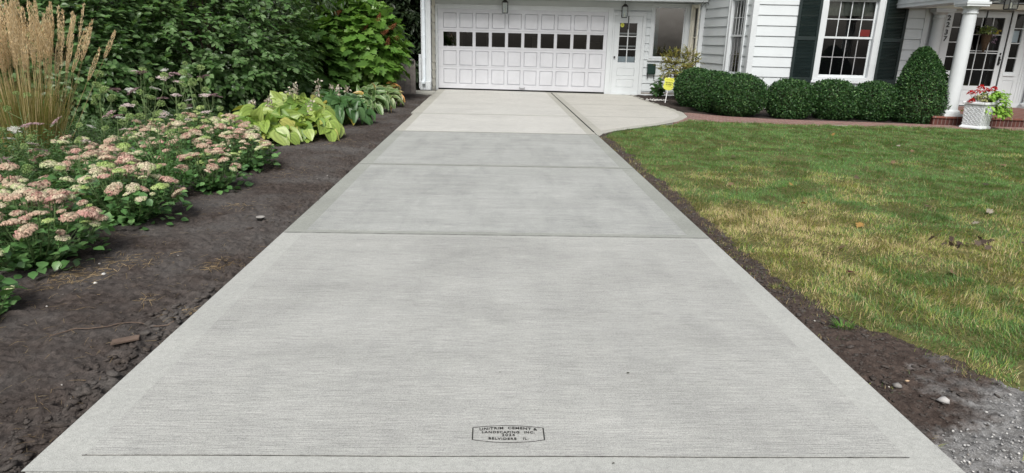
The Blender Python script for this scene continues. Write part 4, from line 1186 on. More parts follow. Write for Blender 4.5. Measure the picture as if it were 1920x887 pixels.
def tree(name, label, loc, crown_z, rx, ry, rz, nsp, nleaf, ll, cols, seed, tmpl=T_OVAL, droop=.1, twig=.5, trunk_r=.10, amp=.15, inner=.35, group=None):
    rng = np.random.default_rng(seed); root = empty(name, loc, 0, label, 'tree', group)
    D = randdir(rng, nsp); R = lumps(D, rng, amp)
    rad = np.where(rng.random(nsp) < inner, rng.uniform(.4, .85, nsp), rng.uniform(.85, 1, nsp))
    P = D * np.array([rx, ry, rz]) * (R * rad)[:, None] + np.array([0, 0, crown_z])
    P = P[P[:, 2] > .1]; D = P - np.array([0, 0, crown_z]); D = unit(D)
    out = D * .8 + rng.normal(0, .45, P.shape)
    tw = twig * rng.uniform(.6, 1.2, len(P))
    pos, d, nr = spray_arrays(rng, P - unit(out) * tw[:, None] * .5, out, tw, nleaf, ll, droop=droop)
    me = leaves('crown', tmpl, pos, d, nr, ll * rng.uniform(.65, 1.2, len(pos)), lerpcol(rng, len(pos), cols))
    link('crown', me, M['leaf'], root)
    mb = MB(N=(0, 1, 0)); mb.tube([(0, 0, -.1), (.05, .02, crown_z * .4), (0, .05, crown_z * .8), (0, 0, crown_z + rz * .7)], [trunk_r, trunk_r * .8, trunk_r * .55, trunk_r * .15], 9)
    tr = mb.build('trunk', M['bark'], root, smooth=True)
    mb = MB(N=(0, 1, 0))
    for i in range(16):
        dd = D[rng.integers(len(D))]; zz = crown_z * rng.uniform(.6, 1.)
        e = np.array([rx, ry, rz]) * dd * .8 + np.array([0, 0, crown_z])
        mb.tube([(0, .03, zz), tuple(np.array([0, 0, zz]) * .45 + e * .55 + rng.normal(0, .08, 3)), tuple(e)], [trunk_r * .4, trunk_r * .22, .006], 5)
    mb.build('limb', M['bark'], root)
    return root
tree('crabapple_tree', 'small tree with drooping grey-green leaves above the hydrangea', (-4.35, 15.9, 0), 3.15, 1.35, 1.1, 1.25, 560, 9, .13, [(.15, .21, .13), (.11, .17, .09), (.20, .26, .18)], 6, tmpl=T_LONG, droop=.35, twig=.5)
def evergreen(label, loc, h, r_, seed, n=6500):
    rng = np.random.default_rng(seed); root = empty('evergreen_tree', loc, 0, label, 'tree', 'dark evergreens behind the planting')
    z = rng.random(n) ** 1.0; a = rng.uniform(0, 6.28, n); rr = r_ * (1 - z * .75) * np.sqrt(rng.uniform(.15, 1, n)) * (1 + .15 * np.sin(z * 60 + a * 2))
    P = np.stack([rr * np.cos(a), rr * np.sin(a), .15 + z * h], 1)
    out = np.stack([np.cos(a), np.sin(a), rng.uniform(-.7, 0, n)], 1) + rng.normal(0, .2, (n, 3))
    pos, d, nr = spray_arrays(rng, P, out, np.full(n, .34), 7, .16, droop=.25)
    me = leaves('crown', T_LONG, pos, d, nr, (.24 * rng.uniform(.6, 1.2, len(pos))), lerpcol(rng, len(pos), [(.02, .038, .018), (.032, .055, .025), (.05, .075, .035)]))
    link('crown', me, M['leaf'], root)
    mb = MB(N=(0, 1, 0)); mb.tube([(0, 0, -.1), (0, 0, h * .5), (0, 0, h)], [.16, .10, .02], 8); mb.build('trunk', M['bark'], root, smooth=True)
evergreen('dark drooping evergreen seen just left of the garage corner', (-3.3, 22.6, 0), 7.5, 2.3, 61)
evergreen('dark evergreen behind the small drooping tree', (-6.6, 20.5, 0), 8, 2.6, 62)
evergreen('dark evergreen behind the big green shrub', (-10.5, 17.5, 0), 8, 2.8, 63)
evergreen('dark evergreen in the gap at the far left', (-13.5, 12.5, 0), 8, 2.9, 64)

for i, (x, y) in enumerate(((-2.2, 28.5), (-5.5, 27.5), (-9.5, 25.5), (-13.5, 20.5), (-16.5, 15), (-17, 10))):
    evergreen(('evergreen seen over the fence beside the garage', 'evergreen in the second row behind the drooping tree', 'evergreen in the second row behind the big green shrub', 'evergreen in the second row at the left', 'evergreen beyond the arching shrub', 'farthest left evergreen in the second row')[i], (x, y, 0), 11, 3.4, 160 + i, 5200)

# ---- clipped boxwoods
def boxwood(label, x, y, rx, ry, h, seed, cone=False, n=15000, group='clipped boxwood shrubs along the house front', cols=None, sq=2.25):
    rng = np.random.default_rng(seed); root = empty('boxwood_shrub', (x, y, 0), 0, label, 'shrub', group)
    D = randdir(rng, n); R = lumps(D, rng, .05, 10, 5) * lumps(D, rng, .035, 60, 60)
    e = sq if not cone else 2.
    k = 1 / (np.abs(D[:, 0]) ** e + np.abs(D[:, 1]) ** e + np.abs(D[:, 2]) ** e) ** (1 / e)
    rad = np.where(rng.random(n) < .3, rng.uniform(.78, .95, n), rng.uniform(.93, 1.015, n)); rad = np.where(rng.random(n) < .035, rng.uniform(1.0, 1.09, n), rad)
    P = D * (k * R * rad)[:, None]
    S = D.copy()
    if cone:
        zz = (P[:, 2] + 1) / 2
        f = np.interp(zz, [0, .12, .3, .55, .8, .93, 1.0], [.80, 1.0, 1.02, .80, .50, .30, .10])
        a = np.arctan2(D[:, 1], D[:, 0]); rr = f * R * rad * (1 + .03 * np.sin(zz * 18 + a * 3))
        zz = rng.random(n); f = np.interp(zz, [0, .12, .3, .55, .8, .93, 1.0], [.80, 1.0, 1.02, .80, .50, .30, .12]); rr = f * R * rad
        P = np.stack([rx * rr * np.cos(a), ry * rr * np.sin(a), zz * h], 1); S = np.stack([np.cos(a), np.sin(a), .4 + 0 * a], 1)
    else:
        P = P * np.array([rx, ry, h * .52]) + np.array([0, 0, h * .50])
    ok = P[:, 2] > .0; P, S = P[ok], S[ok]; n = len(P)
    nr = unit(S) + rng.normal(0, .6, P.shape) + np.array([0, 0, .15])
    d = rng.normal(0, 1, P.shape) + S * .5
    col = lerpcol(rng, n, cols or [(.026, .075, .020), (.040, .102, .027), (.018, .052, .015), (.095, .18, .055)], [.32, .32, .24, .12], jit=.4)
    link('foliage', leaves('foliage', T_SMALL, P, d, nr, rng.uniform(.028, .052, n), col), M['leaf_box'], root)
    # bare twiggy inside
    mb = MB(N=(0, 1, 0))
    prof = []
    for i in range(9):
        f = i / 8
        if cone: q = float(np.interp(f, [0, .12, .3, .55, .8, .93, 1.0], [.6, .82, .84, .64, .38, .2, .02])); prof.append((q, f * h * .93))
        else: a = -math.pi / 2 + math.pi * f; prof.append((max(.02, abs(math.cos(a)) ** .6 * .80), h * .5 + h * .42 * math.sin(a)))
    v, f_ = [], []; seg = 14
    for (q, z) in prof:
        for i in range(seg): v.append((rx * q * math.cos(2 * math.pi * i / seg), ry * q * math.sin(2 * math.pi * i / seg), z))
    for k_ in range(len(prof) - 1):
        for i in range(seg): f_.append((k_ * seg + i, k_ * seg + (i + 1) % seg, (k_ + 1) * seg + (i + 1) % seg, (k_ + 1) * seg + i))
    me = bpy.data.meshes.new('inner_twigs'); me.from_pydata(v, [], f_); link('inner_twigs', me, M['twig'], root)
    return root
boxwood('rounded boxwood farthest back, nearest the garage and the yard sign', 4.88, 15.95, .50, .52, .87, 71)
boxwood('rounded boxwood with a yellow-green flushed left side, behind the largest rounded one', 4.92, 14.75, .46, .48, .86, 72)
boxwood('largest rounded boxwood, in front of the side wall of the main block', 5.22, 13.98, .55, .52, .85, 73, n=17000)
boxwood('squarish boxwood under the left shutter', 6.27, 13.84, .465, .45, .75, 74, sq=2.7)
boxwood('squarish boxwood under the middle of the shuttered window', 7.17, 13.80, .435, .44, .78, 75, sq=2.7)
boxwood('squarish boxwood under the right shutter, touching the cone-shaped one', 8.00, 13.72, .415, .41, .75, 76, sq=2.6)
cone_ = boxwood('tall cone-shaped boxwood beside the white porch column', 8.94, 13.50, .585, .56, 1.50, 77, cone=True, n=24000, group=None)

cone_.rotation_euler = (0, -.15, 0)
# small yellowing shrub by the picture window
shrub('rhododendron', 'open yellow-leaved shrub in front of the picture window', 'shrub', (4.98, 17.75, 0), .52, .45, 1.35, 300, 9, .08, [(.30, .27, .06), (.20, .22, .06), (.38, .30, .09), (.12, .17, .05)], 8, tmpl=T_LONG, twig=.17, droop=.0, amp=.2, zc=.62, inner=.4, zmin=.55, stem_n=8)
shrub('leafy_seedling', 'small broad-leaved green plant at the foot of the wall below the mailbox', 'plant', (4.62, 18.75, 0), .22, .18, .5, 26, 4, .15, [(.08, .18, .05), (.05, .13, .04)], 81, tmpl=T_OVAL, twig=.14, droop=.15, zc=.5, zmin=.1, stem_n=4)
# pale pebbles by the stake
def pebbles(name, label, pos, size, cols, seed, cat='pebbles', kind='stuff', mat='stonebits'):
    rng = np.random.default_rng(seed); n = len(pos)
    t = (1 + 5 ** .5) / 2
    V = np.array([(-1, t, 0), (1, t, 0), (-1, -t, 0), (1, -t, 0), (0, -1, t), (0, 1, t), (0, -1, -t), (0, 1, -t), (t, 0, -1), (t, 0, 1), (-t, 0, -1), (-t, 0, 1)]) / 1.9
    F = np.array([(0, 11, 5), (0, 5, 1), (0, 1, 7), (0, 7, 10), (0, 10, 11), (1, 5, 9), (5, 11, 4), (11, 10, 2), (10, 7, 6), (7, 1, 8), (3, 9, 4), (3, 4, 2), (3, 2, 6), (3, 6, 8), (3, 8, 9), (4, 9, 5), (2, 4, 11), (6, 2, 10), (8, 6, 7), (9, 8, 1)])
    s = size if isinstance(size, np.ndarray) else rng.uniform(size[0], size[1], n)
    W = V[None] * (1 + rng.uniform(-.42, .36, (n, 12, 1))) * s[:, None, None] * .5
    a = rng.uniform(0, 6.28, n); ca, sa = np.cos(a)[:, None], np.sin(a)[:, None]
    W = W * (np.array([1, .75, .6]) if mat != 'clod' else np.array([1.25, .8, .42]))
    X = W[..., 0] * ca - W[..., 1] * sa; Y = W[..., 0] * sa + W[..., 1] * ca
    tilt = rng.uniform(-.5, .5, (n, 1)); Z = W[..., 2] + X * tilt * .5
    P = np.stack([X, Y, Z], -1) + pos[:, None]
    L = (F[None] + (np.arange(n) * 12)[:, None, None]).ravel()
    C = np.repeat(lerpcol(rng, n, cols)[:, None], 12, 1).reshape(-1, 3)
    me = npmesh(name, P.reshape(-1, 3), L, np.arange(n * 20) * 3, np.full(n * 20, 3), C)
    o = link(name, me, M[mat])
    if mat == 'clod': me.materials.clear(); me.materials.append(M['clod'])
    return tag(o, label, cat, kind=kind)
rng = np.random.default_rng(5)
q = rng.normal(0, 1, (90, 3)) * np.array([.13, .12, .0]) + np.array([4.32, 17.35, .02])
pebbles('white_pebbles', 'small heap of white pebbles by the yard sign stake', q, (.025, .06), [(.6, .6, .58), (.45, .44, .42)], 6)

# ---- hostas
def hosta(label, x, y, R, h, n, ll, tm, cols, seed, weights=None, mat='leaf', group='hostas in the left bed', flat_=1., stalks=0):
    rng = np.random.default_rng(seed); root = empty('hosta', (x, y, -.02), 0, label, 'hosta', group)
    f = np.sqrt((np.arange(n) + .5) / n); a = np.arange(n) * 2.39996 + rng.uniform(-.3, .3, n)
    rr = R * (.10 + .66 * f) * rng.uniform(.85, 1.1, n); el = 1 - f ** 2.3
    P = np.stack([rr * np.cos(a), rr * np.sin(a), h * (.22 + .78 * el) * rng.uniform(.78, 1.18, n)], 1)
    radial = np.stack([np.cos(a), np.sin(a), 0 * a], 1)
    d = radial * 1.0 + np.array([0, 0, 1.]) * (.50 * el - .95 * f ** 2)[:, None] + rng.normal(0, .36, (n, 3))
    nr = np.array([0, 0, 1.]) * .75 + radial * .85 + np.array([.15, -.35, 0]) + rng.normal(0, .16, (n, 3))
    s = ll * rng.uniform(.72, 1.15, n) * (.8 + .25 * f)
    P = P - unit(d) * s[:, None] * .45
    link('leaves', leaves('leaves', tm, P, d, nr, s, lerpcol(rng, n, cols, weights, .1), smooth=True), M[mat], root)
    mb = MB(N=(0, 1, 0))
    for i in range(n):
        p = P[i]; mb.tube([(0.03 * math.cos(a[i]), .03 * math.sin(a[i]), -.02), (p[0] * .5, p[1] * .5, p[2] * .75), tuple(p)], [.007, .006, .004], 4)
    mb.build('leaf_stalks', plain('leaf_stalk_green', (.12, .18, .05), .6, .3), root)
    for k in range(stalks):
        aa = rng.uniform(0, 6.28); b = rng.uniform(.05, .3) * R; top = np.array([b * math.cos(aa) * 2.0, b * math.sin(aa) * 2.0, h * rng.uniform(1.25, 1.55)])
        mb = MB(N=(0, 1, 0)); mb.tube([(b * .3 * math.cos(aa), b * .3 * math.sin(aa), 0), (b * math.cos(aa), b * math.sin(aa), h * .8), tuple(top)], [.005, .004, .003], 5)
        st_ = mb.build('flower_stalk', plain('stalk_green', (.13, .17, .07), .6, .3), root)
        m_ = 26; zz = rng.random(m_); pos = np.stack([top[0] + rng.normal(0, .02, m_), top[1] + rng.normal(0, .02, m_), top[2] - zz * .16], 1)
        dd = randdir(rng, m_); dd[:, 2] -= .4
        link('faded_flowers', leaves('faded_flowers', T_OVAL, pos, dd, randdir(rng, m_), .05, lerpcol(rng, m_, [(.55, .50, .40), (.35, .28, .20), (.6, .55, .5)])), M['petal'], st_)
    return root
H_G = hosta_template(.47, None, .26)
H_V = hosta_template(.24, (2.6, 1.9, 3.2), .34)
H_D = hosta_template(.33, None, .30)
LIME = [(.27, .38, .08), (.36, .46, .13), (.18, .30, .06), (.42, .43, .11), (.48, .35, .09)]
hosta('yellow-green hosta with broad ribbed leaves, front left beside the pink flower heads', -3.26, 9.35, .88, .42, 135, .235, H_G, LIME, 91, [.36, .28, .22, .10, .04], stalks=2)
hosta('yellow-green hosta with broad drooping leaves, nearest the driveway', -2.74, 9.70, .70, .38, 110, .225, H_G, LIME, 92, [.36, .30, .22, .09, .03], stalks=2)
hosta('paler yellow-green hosta with faded flower stalks, behind the front two', -3.15, 10.6, .88, .48, 130, .24, H_G, LIME, 93, [.30, .30, .26, .08, .06], stalks=4)
hosta('dark blue-green hosta between the yellow-green and the striped ones', -2.55, 11.35, .66, .44, 80, .24, H_D, [(.07, .16, .05), (.10, .20, .07), (.055, .13, .04), (.30, .26, .05)], 94, [.4, .32, .23, .05], stalks=2)
hosta('dark green hosta behind the blue-green one', -2.95, 12.4, .68, .46, 70, .24, H_D, [(.07, .16, .05), (.09, .19, .07), (.05, .12, .04)], 95, stalks=2)
hosta('white-edged striped hosta, the larger one near the hydrangea', -2.42, 13.1, .55, .48, 80, .25, H_V, [(.08, .16, .05), (.11, .20, .06), (.28, .24, .05)], 96, [.5, .42, .08])
hosta('white-edged striped hosta, the smaller one touching the bed edge', -2.30, 14.3, .48, .42, 60, .22, H_V, [(.10, .18, .05), (.13, .21, .06), (.32, .24, .05)], 97, [.45, .4, .15])
hosta('yellowing small hosta at the end of the bed before the fence', -2.35, 15.5, .38, .42, 40, .22, H_V, [(.30, .24, .05), (.16, .20, .05), (.36, .22, .06)], 98)

# ---- stonecrop with domed flower heads
def sedum_head(seed, cols, R=.062):
    rng = np.random.default_rng(seed); metas = []
    # a head is made of several small domes of tiny star florets
    subs = [(0, 0, 0, .55)] + [(.58 * math.cos(a), .58 * math.sin(a), -.10, .46) for a in np.linspace(0, 6.28, 7)[:-1] + rng.uniform(0, .5)]
    pos, nrm, cc = [], [], []
    for (x, y, z, r_) in subs:
        m_ = 62; D = randdir(rng, m_, .05); P = D * np.array([r_, r_, r_ * .62]) + np.array([x, y, z])
        pos.append(P * R); nrm.append(D); base = np.array(cols[rng.integers(len(cols))]); cc.append(base * (1 + rng.uniform(-.3, .3, (m_, 1))))
    pos = np.concatenate(pos); nrm = np.concatenate(nrm); cc = np.concatenate(cc); n = len(pos)
    T = ([(0, -.5, 0), (.16, -.16, .18), (.5, 0, 0), (.16, .16, .18), (0, .5, 0), (-.16, .16, .18), (-.5, 0, 0), (-.16, -.16, .18), (0, 0, .34)],
         [(0, 1, 8, 7), (2, 3, 8, 1), (4, 5, 8, 3), (6, 7, 8, 5)])
    t = unit(np.cross(nrm, rng.normal(0, 1, (n, 3))))
    me = leaves('flower_head', T, pos, t, nrm, R * .24, cc)
    return me
PINK = [(.62, .38, .32), (.54, .30, .26), (.66, .46, .37), (.70, .58, .44)]
CREAM = [(.62, .62, .40), (.54, .60, .32), (.68, .60, .44)]
MIXC = [(.56, .40, .30), (.60, .50, .36), (.50, .28, .24)]
LIMEH = [(.36, .50, .16), (.44, .54, .22)]
heads = []
for i, cs in enumerate((PINK, PINK, MIXC, MIXC, CREAM, CREAM, LIMEH)):
    me = sedum_head(200 + i, cs, .060); me.materials.append(M['petal']); heads.append(me)

def sedum(label, x, y, R, h, nh, seed, pinkness=.5):
    rng = np.random.default_rng(seed); root = empty('stonecrop', (x, y, -.02), 0, label, 'stonecrop', 'stonecrop plants along the bed edge')
    f = np.sqrt((np.arange(nh) + .5) / nh); a = np.arange(nh) * 2.39996 + rng.uniform(-.35, .35, nh)
    hx = R * f * np.cos(a) * rng.uniform(.9, 1.08, nh); hy = R * f * np.sin(a) * rng.uniform(.9, 1.08, nh)
    hz = h * (1 - .50 * f ** 2.2) * rng.uniform(.80, 1.08, nh)
    mb = MB(N=(0, 1, 0)); pos, d, nr, ss = [], [], [], []
    for i in range(nh):
        b = np.array([hx[i] * .25, hy[i] * .25, 0]); t = np.array([hx[i], hy[i], hz[i]])
        m1 = b * .4 + t * .6 + np.array([hx[i] * .10, hy[i] * .10, -.03])
        mb.tube([tuple(b), tuple(m1), tuple(t)], [.006, .005, .004], 5)
        k = int(9 + h * 22)
        for j in range(k):
            g = .12 + .80 * j / k; p = (b * (1 - g) + m1 * g) if g < .6 else (m1 * (1 - (g - .6) / .4) + t * (g - .6) / .4)
            aa = j * 2.4 + i; dd = np.array([math.cos(aa), math.sin(aa), rng.uniform(.05, .55)])
            pos.append(p); d.append(dd); nr.append(np.array([0, 0, 1.]) + rng.normal(0, .3, 3)); ss.append(rng.uniform(.045, .075) * (1.1 - .45 * g))
    mb.build('stems', plain('stonecrop_stem', (.13, .20, .08), .5, .3), root)
    # skirt of broad low leaves
    m_ = int(210 * R / .4); aa = rng.uniform(0, 6.28, m_); rr = R * rng.uniform(.55, 1.03, m_)
    for j in range(m_):
        pos.append(np.array([rr[j] * math.cos(aa[j]), rr[j] * math.sin(aa[j]), rng.uniform(.02, h * .62)])); d.append(np.array([math.cos(aa[j]), math.sin(aa[j]), rng.uniform(-.2, .4)]) + rng.normal(0, .4, 3)); nr.append(np.array([.4 * math.cos(aa[j]), .4 * math.sin(aa[j]), 1.]) + rng.normal(0, .3, 3)); ss.append(rng.uniform(.05, .085))
    pos, d, nr, ss = map(np.array, (pos, d, nr, ss))
    TS = ([(x_ * 1.35, y_, z_) for (x_, y_, z_) in T_OVAL[0]], T_OVAL[1])
    link('leaves', leaves('leaves', TS, pos, d, nr, ss, lerpcol(rng, len(pos), [(.075, .18, .05), (.11, .24, .075), (.055, .135, .045), (.17, .32, .11)])), M['leaf_gloss'], root)
    for i in range(nh):
        me = heads[rng.integers(0, 4)] if rng.random() < pinkness * .58 else heads[rng.integers(2, 7)]
        s = rng.uniform(.45, 1.1) * (.72 if f[i] > .85 and rng.random() < .5 else 1)
        link('flower_head', me, None, root, (hx[i], hy[i], hz[i] + .002), (rng.normal(0, .12) - .35 * f[i] * math.sin(a[i]) * 1, rng.normal(0, .12) + .35 * f[i] * math.cos(a[i]), rng.uniform(0, 6.28)), (s, s, s * rng.uniform(.95, 1.5)))
SED = [
 ('stonecrop with salmon-pink flower heads cut off by the left frame edge', -2.74, 3.14, .22, .36, 18, .8),
 ('large stonecrop with pink and cream domed heads, nearest to the viewer but one', -2.95, 4.05, .40, .50, 46, .6),
 ('stonecrop crowded against the near large one, mostly pink heads', -3.45, 4.45, .42, .52, 40, .6),
 ('stonecrop with pink and cream heads bulging over the bare soil, below the leafy weed', -2.88, 5.05, .38, .50, 42, .6),
 ('stonecrop with cream and pale pink heads behind the one bulging over the soil', -3.35, 5.55, .40, .54, 38, .35),
 ('stonecrop with small tan-pink heads beside the leafy weed', -2.72, 6.2, .28, .44, 22, .75),
 ('stonecrop with dusky pink heads nearest the yellow-green hostas', -2.75, 7.2, .32, .46, 30, .9),
 ('stonecrop with pinkish cream heads behind the leafy weed', -3.3, 6.7, .40, .54, 36, .55),
 ('stonecrop with pale heads at the back of the row, toward the hostas', -3.15, 7.8, .36, .54, 32, .75),
 ('stonecrop with greenish cream heads under the round green seed heads', -3.85, 7.4, .42, .52, 34, .35),
 ('stonecrop with pale pink heads deep in the bed before the dark shrub', -3.75, 8.4, .40, .52, 30, .5),
 ('stonecrop with cream heads deep in the bed by the tan grass', -4.0, 6.2, .36, .46, 24, .3),
]
for i, (lb, x, y, R_, h_, nh, pk) in enumerate(SED): sedum(lb, x + .03, y, R_ * 1.06, h_, int(nh * 1.3), 300 + i, pk)

# ---- feathery foliage weed masses
def feathery(name, label, pts, h, seed, n_per=60, cols=[(.06, .13, .04), (.09, .18, .06), (.12, .20, .07)], ll=.05, stuff=True, r_=.2):
    rng = np.random.default_rng(seed); pos, d, nr = [], [], []
    for (x, y) in pts:
        for _ in range(n_per):
            b = np.array([x + rng.normal(0, r_ * .6), y + rng.normal(0, r_ * .6), 0]); H = h * rng.uniform(.5, 1.1)
            lean = rng.normal(0, .22, 2)
            for g in np.linspace(.1, 1, 9):
                p = b + np.array([lean[0] * H * g, lean[1] * H * g, H * g])
                aa = rng.uniform(0, 6.28); pos.append(p); d.append((math.cos(aa), math.sin(aa), rng.uniform(0, .8))); nr.append(rng.normal(0, 1, 3))
    pos, d, nr = map(np.array, (pos, d, nr)); n = len(pos)
    me = leaves(name, T_LONG, pos, d, nr, ll * rng.uniform(.5, 1.3, n), lerpcol(rng, n, cols), sx=ll * .6)
    return tag(link(name, me, M['leaf']), label, 'ground cover', kind='stuff')
rngp = np.random.default_rng(17)
pts = [(rngp.uniform(-6.2, -3.7), rngp.uniform(4.6, 9.6)) for _ in range(95)] + [(rngp.uniform(-4.6, -3.5), rngp.uniform(3.2, 5.2)) for _ in range(30)]
feathery('ground_cover', 'low feathery green weeds under the taller plants of the bed', pts, .30, 18, 34)
feathery('ground_cover', 'tangle of fine green weeds in front of the tan grass', [(rngp.uniform(-4.9, -3.75), rngp.uniform(4.6, 6.4)) for _ in range(44)], .52, 29, 26, ll=.045)
pts = [(rngp.uniform(-5.4, -3.2), rngp.uniform(9.0, 12.0)) for _ in range(30)]
feathery('ground_cover', 'shaded leafy weeds at the foot of the large shrub', pts, .22, 19, 34, [(.03, .07, .02), (.05, .10, .03)], .07)

# tall leafy weed between the stonecrops
wr = empty('leafy_weed', (-2.88, 5.70, 0), 0, 'tall fine-leaved green weed growing between two pink-headed stonecrops', 'weed')
rng = np.random.default_rng(23); pos, d, nr = [], [], []; mb = MB(N=(0, 1, 0))
for i in range(16):
    a = rng.uniform(0, 6.28); ln = rng.uniform(.05, .30); H = rng.uniform(.25, .78)
    P_ = [np.array([0.03 * math.cos(a), .03 * math.sin(a), 0]), np.array([ln * .4 * math.cos(a), ln * .4 * math.sin(a), H * .6]), np.array([ln * math.cos(a), ln * math.sin(a), H])]
    mb.tube([tuple(q_) for q_ in P_], [.005, .004, .002], 4)
    for j in range(46):
        g = rng.uniform(.1, 1); p = P_[0] * (1 - g) + P_[2] * g; b = rng.uniform(0, 6.28); o_ = np.array([math.cos(b), math.sin(b), rng.uniform(-.1, .5)])
        L_ = .12 * (1.1 - g)
        pos.append(p + o_ * L_ * rng.random()); d.append(o_ + rng.normal(0, .4, 3)); nr.append(np.array([0, 0, 1]) + rng.normal(0, .4, 3))
mb.build('stems', plain('weed_stem', (.10, .16, .06), .6, .3), wr)
pos, d, nr = map(np.array, (pos, d, nr))
link('foliage', leaves('foliage', T_OVAL, pos, d, nr, rng.uniform(.022, .045, len(pos)), lerpcol(rng, len(pos), [(.08, .19, .05), (.11, .24, .07)])), M['leaf'], wr)

# ---- feather reed grass
gr_ = empty('feather_reed_grass', (-4.92, 6.95, -.03), 0, 'tall clump of tan feathery ornamental grass at the left edge', 'ornamental grass')
rng = np.random.default_rng(41); n = 1500
a = rng.uniform(0, 6.28, n); rb = .30 * np.sqrt(rng.random(n)); P = np.stack([rb * np.cos(a), rb * np.sin(a), 0 * a], 1)
lean = rb / .30 * rng.uniform(.1, .38, n); d = np.stack([lean * np.cos(a) + rng.normal(0, .06, n), lean * np.sin(a) + rng.normal(0, .06, n), np.ones(n)], 1)
nr = np.stack([-np.cos(a), -np.sin(a), .2 + 0 * a], 1) + rng.normal(0, .3, (n, 3))
link('blades', leaves('blades', T_BLADE, P, d, nr, rng.uniform(.55, 1.15, n), lerpcol(rng, n, [(.18, .23, .06), (.32, .28, .11), (.50, .38, .19), (.24, .26, .08)]), sx=rng.uniform(.005, .010, n)), M['grass'], gr_)
plumes = []
for k in range(4):
    rg = np.random.default_rng(50 + k); m_ = 230; L_ = .34 + .04 * k
    z = rg.random(m_); aa = rg.uniform(0, 6.28, m_); rr = .013 * np.sin(np.pi * np.clip(z * .93 + .05, 0, 1)) ** .7
    pos = np.stack([rr * np.cos(aa), rr * np.sin(aa), z * L_], 1); dd = np.stack([.28 * np.cos(aa), .28 * np.sin(aa), np.ones(m_)], 1)
    me = leaves('plume', T_SMALL, pos, dd, randdir(rg, m_), .032, lerpcol(rg, m_, [(.78, .62, .37), (.88, .74, .50), (.62, .47, .27)]), sx=.008); me.materials.append(M['straw']); plumes.append(me)
nc = 135; pos, dd, ll = [], [], []
mb = MB(N=(0, 1, 0))
for i in range(nc):
    a = rng.uniform(0, 6.28); rb = .30 * math.sqrt(rng.random()); le = rb / .30 * rng.uniform(.05, .30)
    if i < 12: a = rng.uniform(-.9, .5); le = rng.uniform(.30, .55)
    H = rng.uniform(1.05, 1.45); b = Vector((rb * math.cos(a), rb * math.sin(a), 0)); dr = Vector((le * math.cos(a), le * math.sin(a), 1)).normalized()
    t = b + dr * H
    mb.tube([tuple(b), tuple(b + dr * H * .5 + Vector((0, 0, .01))), tuple(t)], [.0028, .0024, .0018], 3)
    if i < 98:
        me = plumes[i % 4]; o = link('plume', me, None, gr_, tuple(t - dr * .04)); q_ = dr.to_track_quat('Z', 'Y'); o.rotation_mode = 'QUATERNION'; o.rotation_quaternion = q_; s_ = rng.uniform(.8, 1.12); o.scale = (1.1, 1.1, s_)
    else: pos.append((t, dr))
mb.build('culms', plain('straw_culm', (.42, .33, .17), .7, .2, var=.2, scale=6), gr_)
V_, D_, N_ = [], [], []
rg = np.random.default_rng(77)
for (t, dr) in pos:
    for _ in range(150):
        g = rg.random(); V_.append(np.array(t) + np.array(dr) * g * .34 + rg.normal(0, .006, 3)); D_.append(np.array(dr) + rg.normal(0, .2, 3)); N_.append(rg.normal(0, 1, 3))
V_, D_, N_ = map(np.array, (V_, D_, N_))
o = link('plumes_behind', leaves('plumes_behind', T_SMALL, V_, D_, N_, .03, lerpcol(rg, len(V_), [(.78, .62, .37), (.88, .74, .50)]), sx=.008), M['straw'], gr_); o['kind'] = 'stuff'

# ---- wild carrot: round green seed heads and flat umbels on thin branching stems
def nest_mesh(seed):
    rg = np.random.default_rng(seed); m_ = 210; D = randdir(rg, m_, -.75); R = lumps(D, rg, .12)
    pos = D * np.array([1, 1, .78]) * R[:, None] * .040
    return leaves('seed_head', T_SMALL, pos, unit(D + rg.normal(0, .6, D.shape)), D + rg.normal(0, .3, D.shape), .017, lerpcol(rg, m_, [(.28, .42, .13), (.38, .52, .20), (.50, .60, .30), (.20, .32, .10)]))
def umbel_mesh(seed, cols):
    rg = np.random.default_rng(seed); m_ = 300; k = 16; cx = np.concatenate([[0], rg.uniform(.3, 1, k - 1) * 1.0]); ca = rg.uniform(0, 6.28, k); i = rg.integers(0, k, m_)
    R = .055; pos = np.stack([R * cx[i] * np.cos(ca[i]) + rg.normal(0, .007, m_), R * cx[i] * np.sin(ca[i]) + rg.normal(0, .007, m_), .006 - .012 * cx[i] ** 2 + rg.normal(0, .0015, m_)], 1)
    nr = np.array([0, 0, 1.]) + rg.normal(0, .3, (m_, 3)); d = randdir(rg, m_); d[:, 2] *= .2
    return leaves('flower_umbel', T_SMALL, pos, d, nr, .011, lerpcol(rg, m_, cols))
nests = [nest_mesh(i) for i in (1, 2, 3)]
umbs = [umbel_mesh(11, [(.66, .54, .52), (.74, .65, .62)]), umbel_mesh(12, [(.72, .72, .68), (.6, .6, .52)]), umbel_mesh(13, [(.42, .27, .29), (.52, .38, .40)])]
for me in nests: me.materials.append(M['petal'])
for me in umbs: me.materials.append(M['petal'])
M['carrot_stem'] = plain('wild_carrot_stem', (.14, .20, .08), .6, .3)
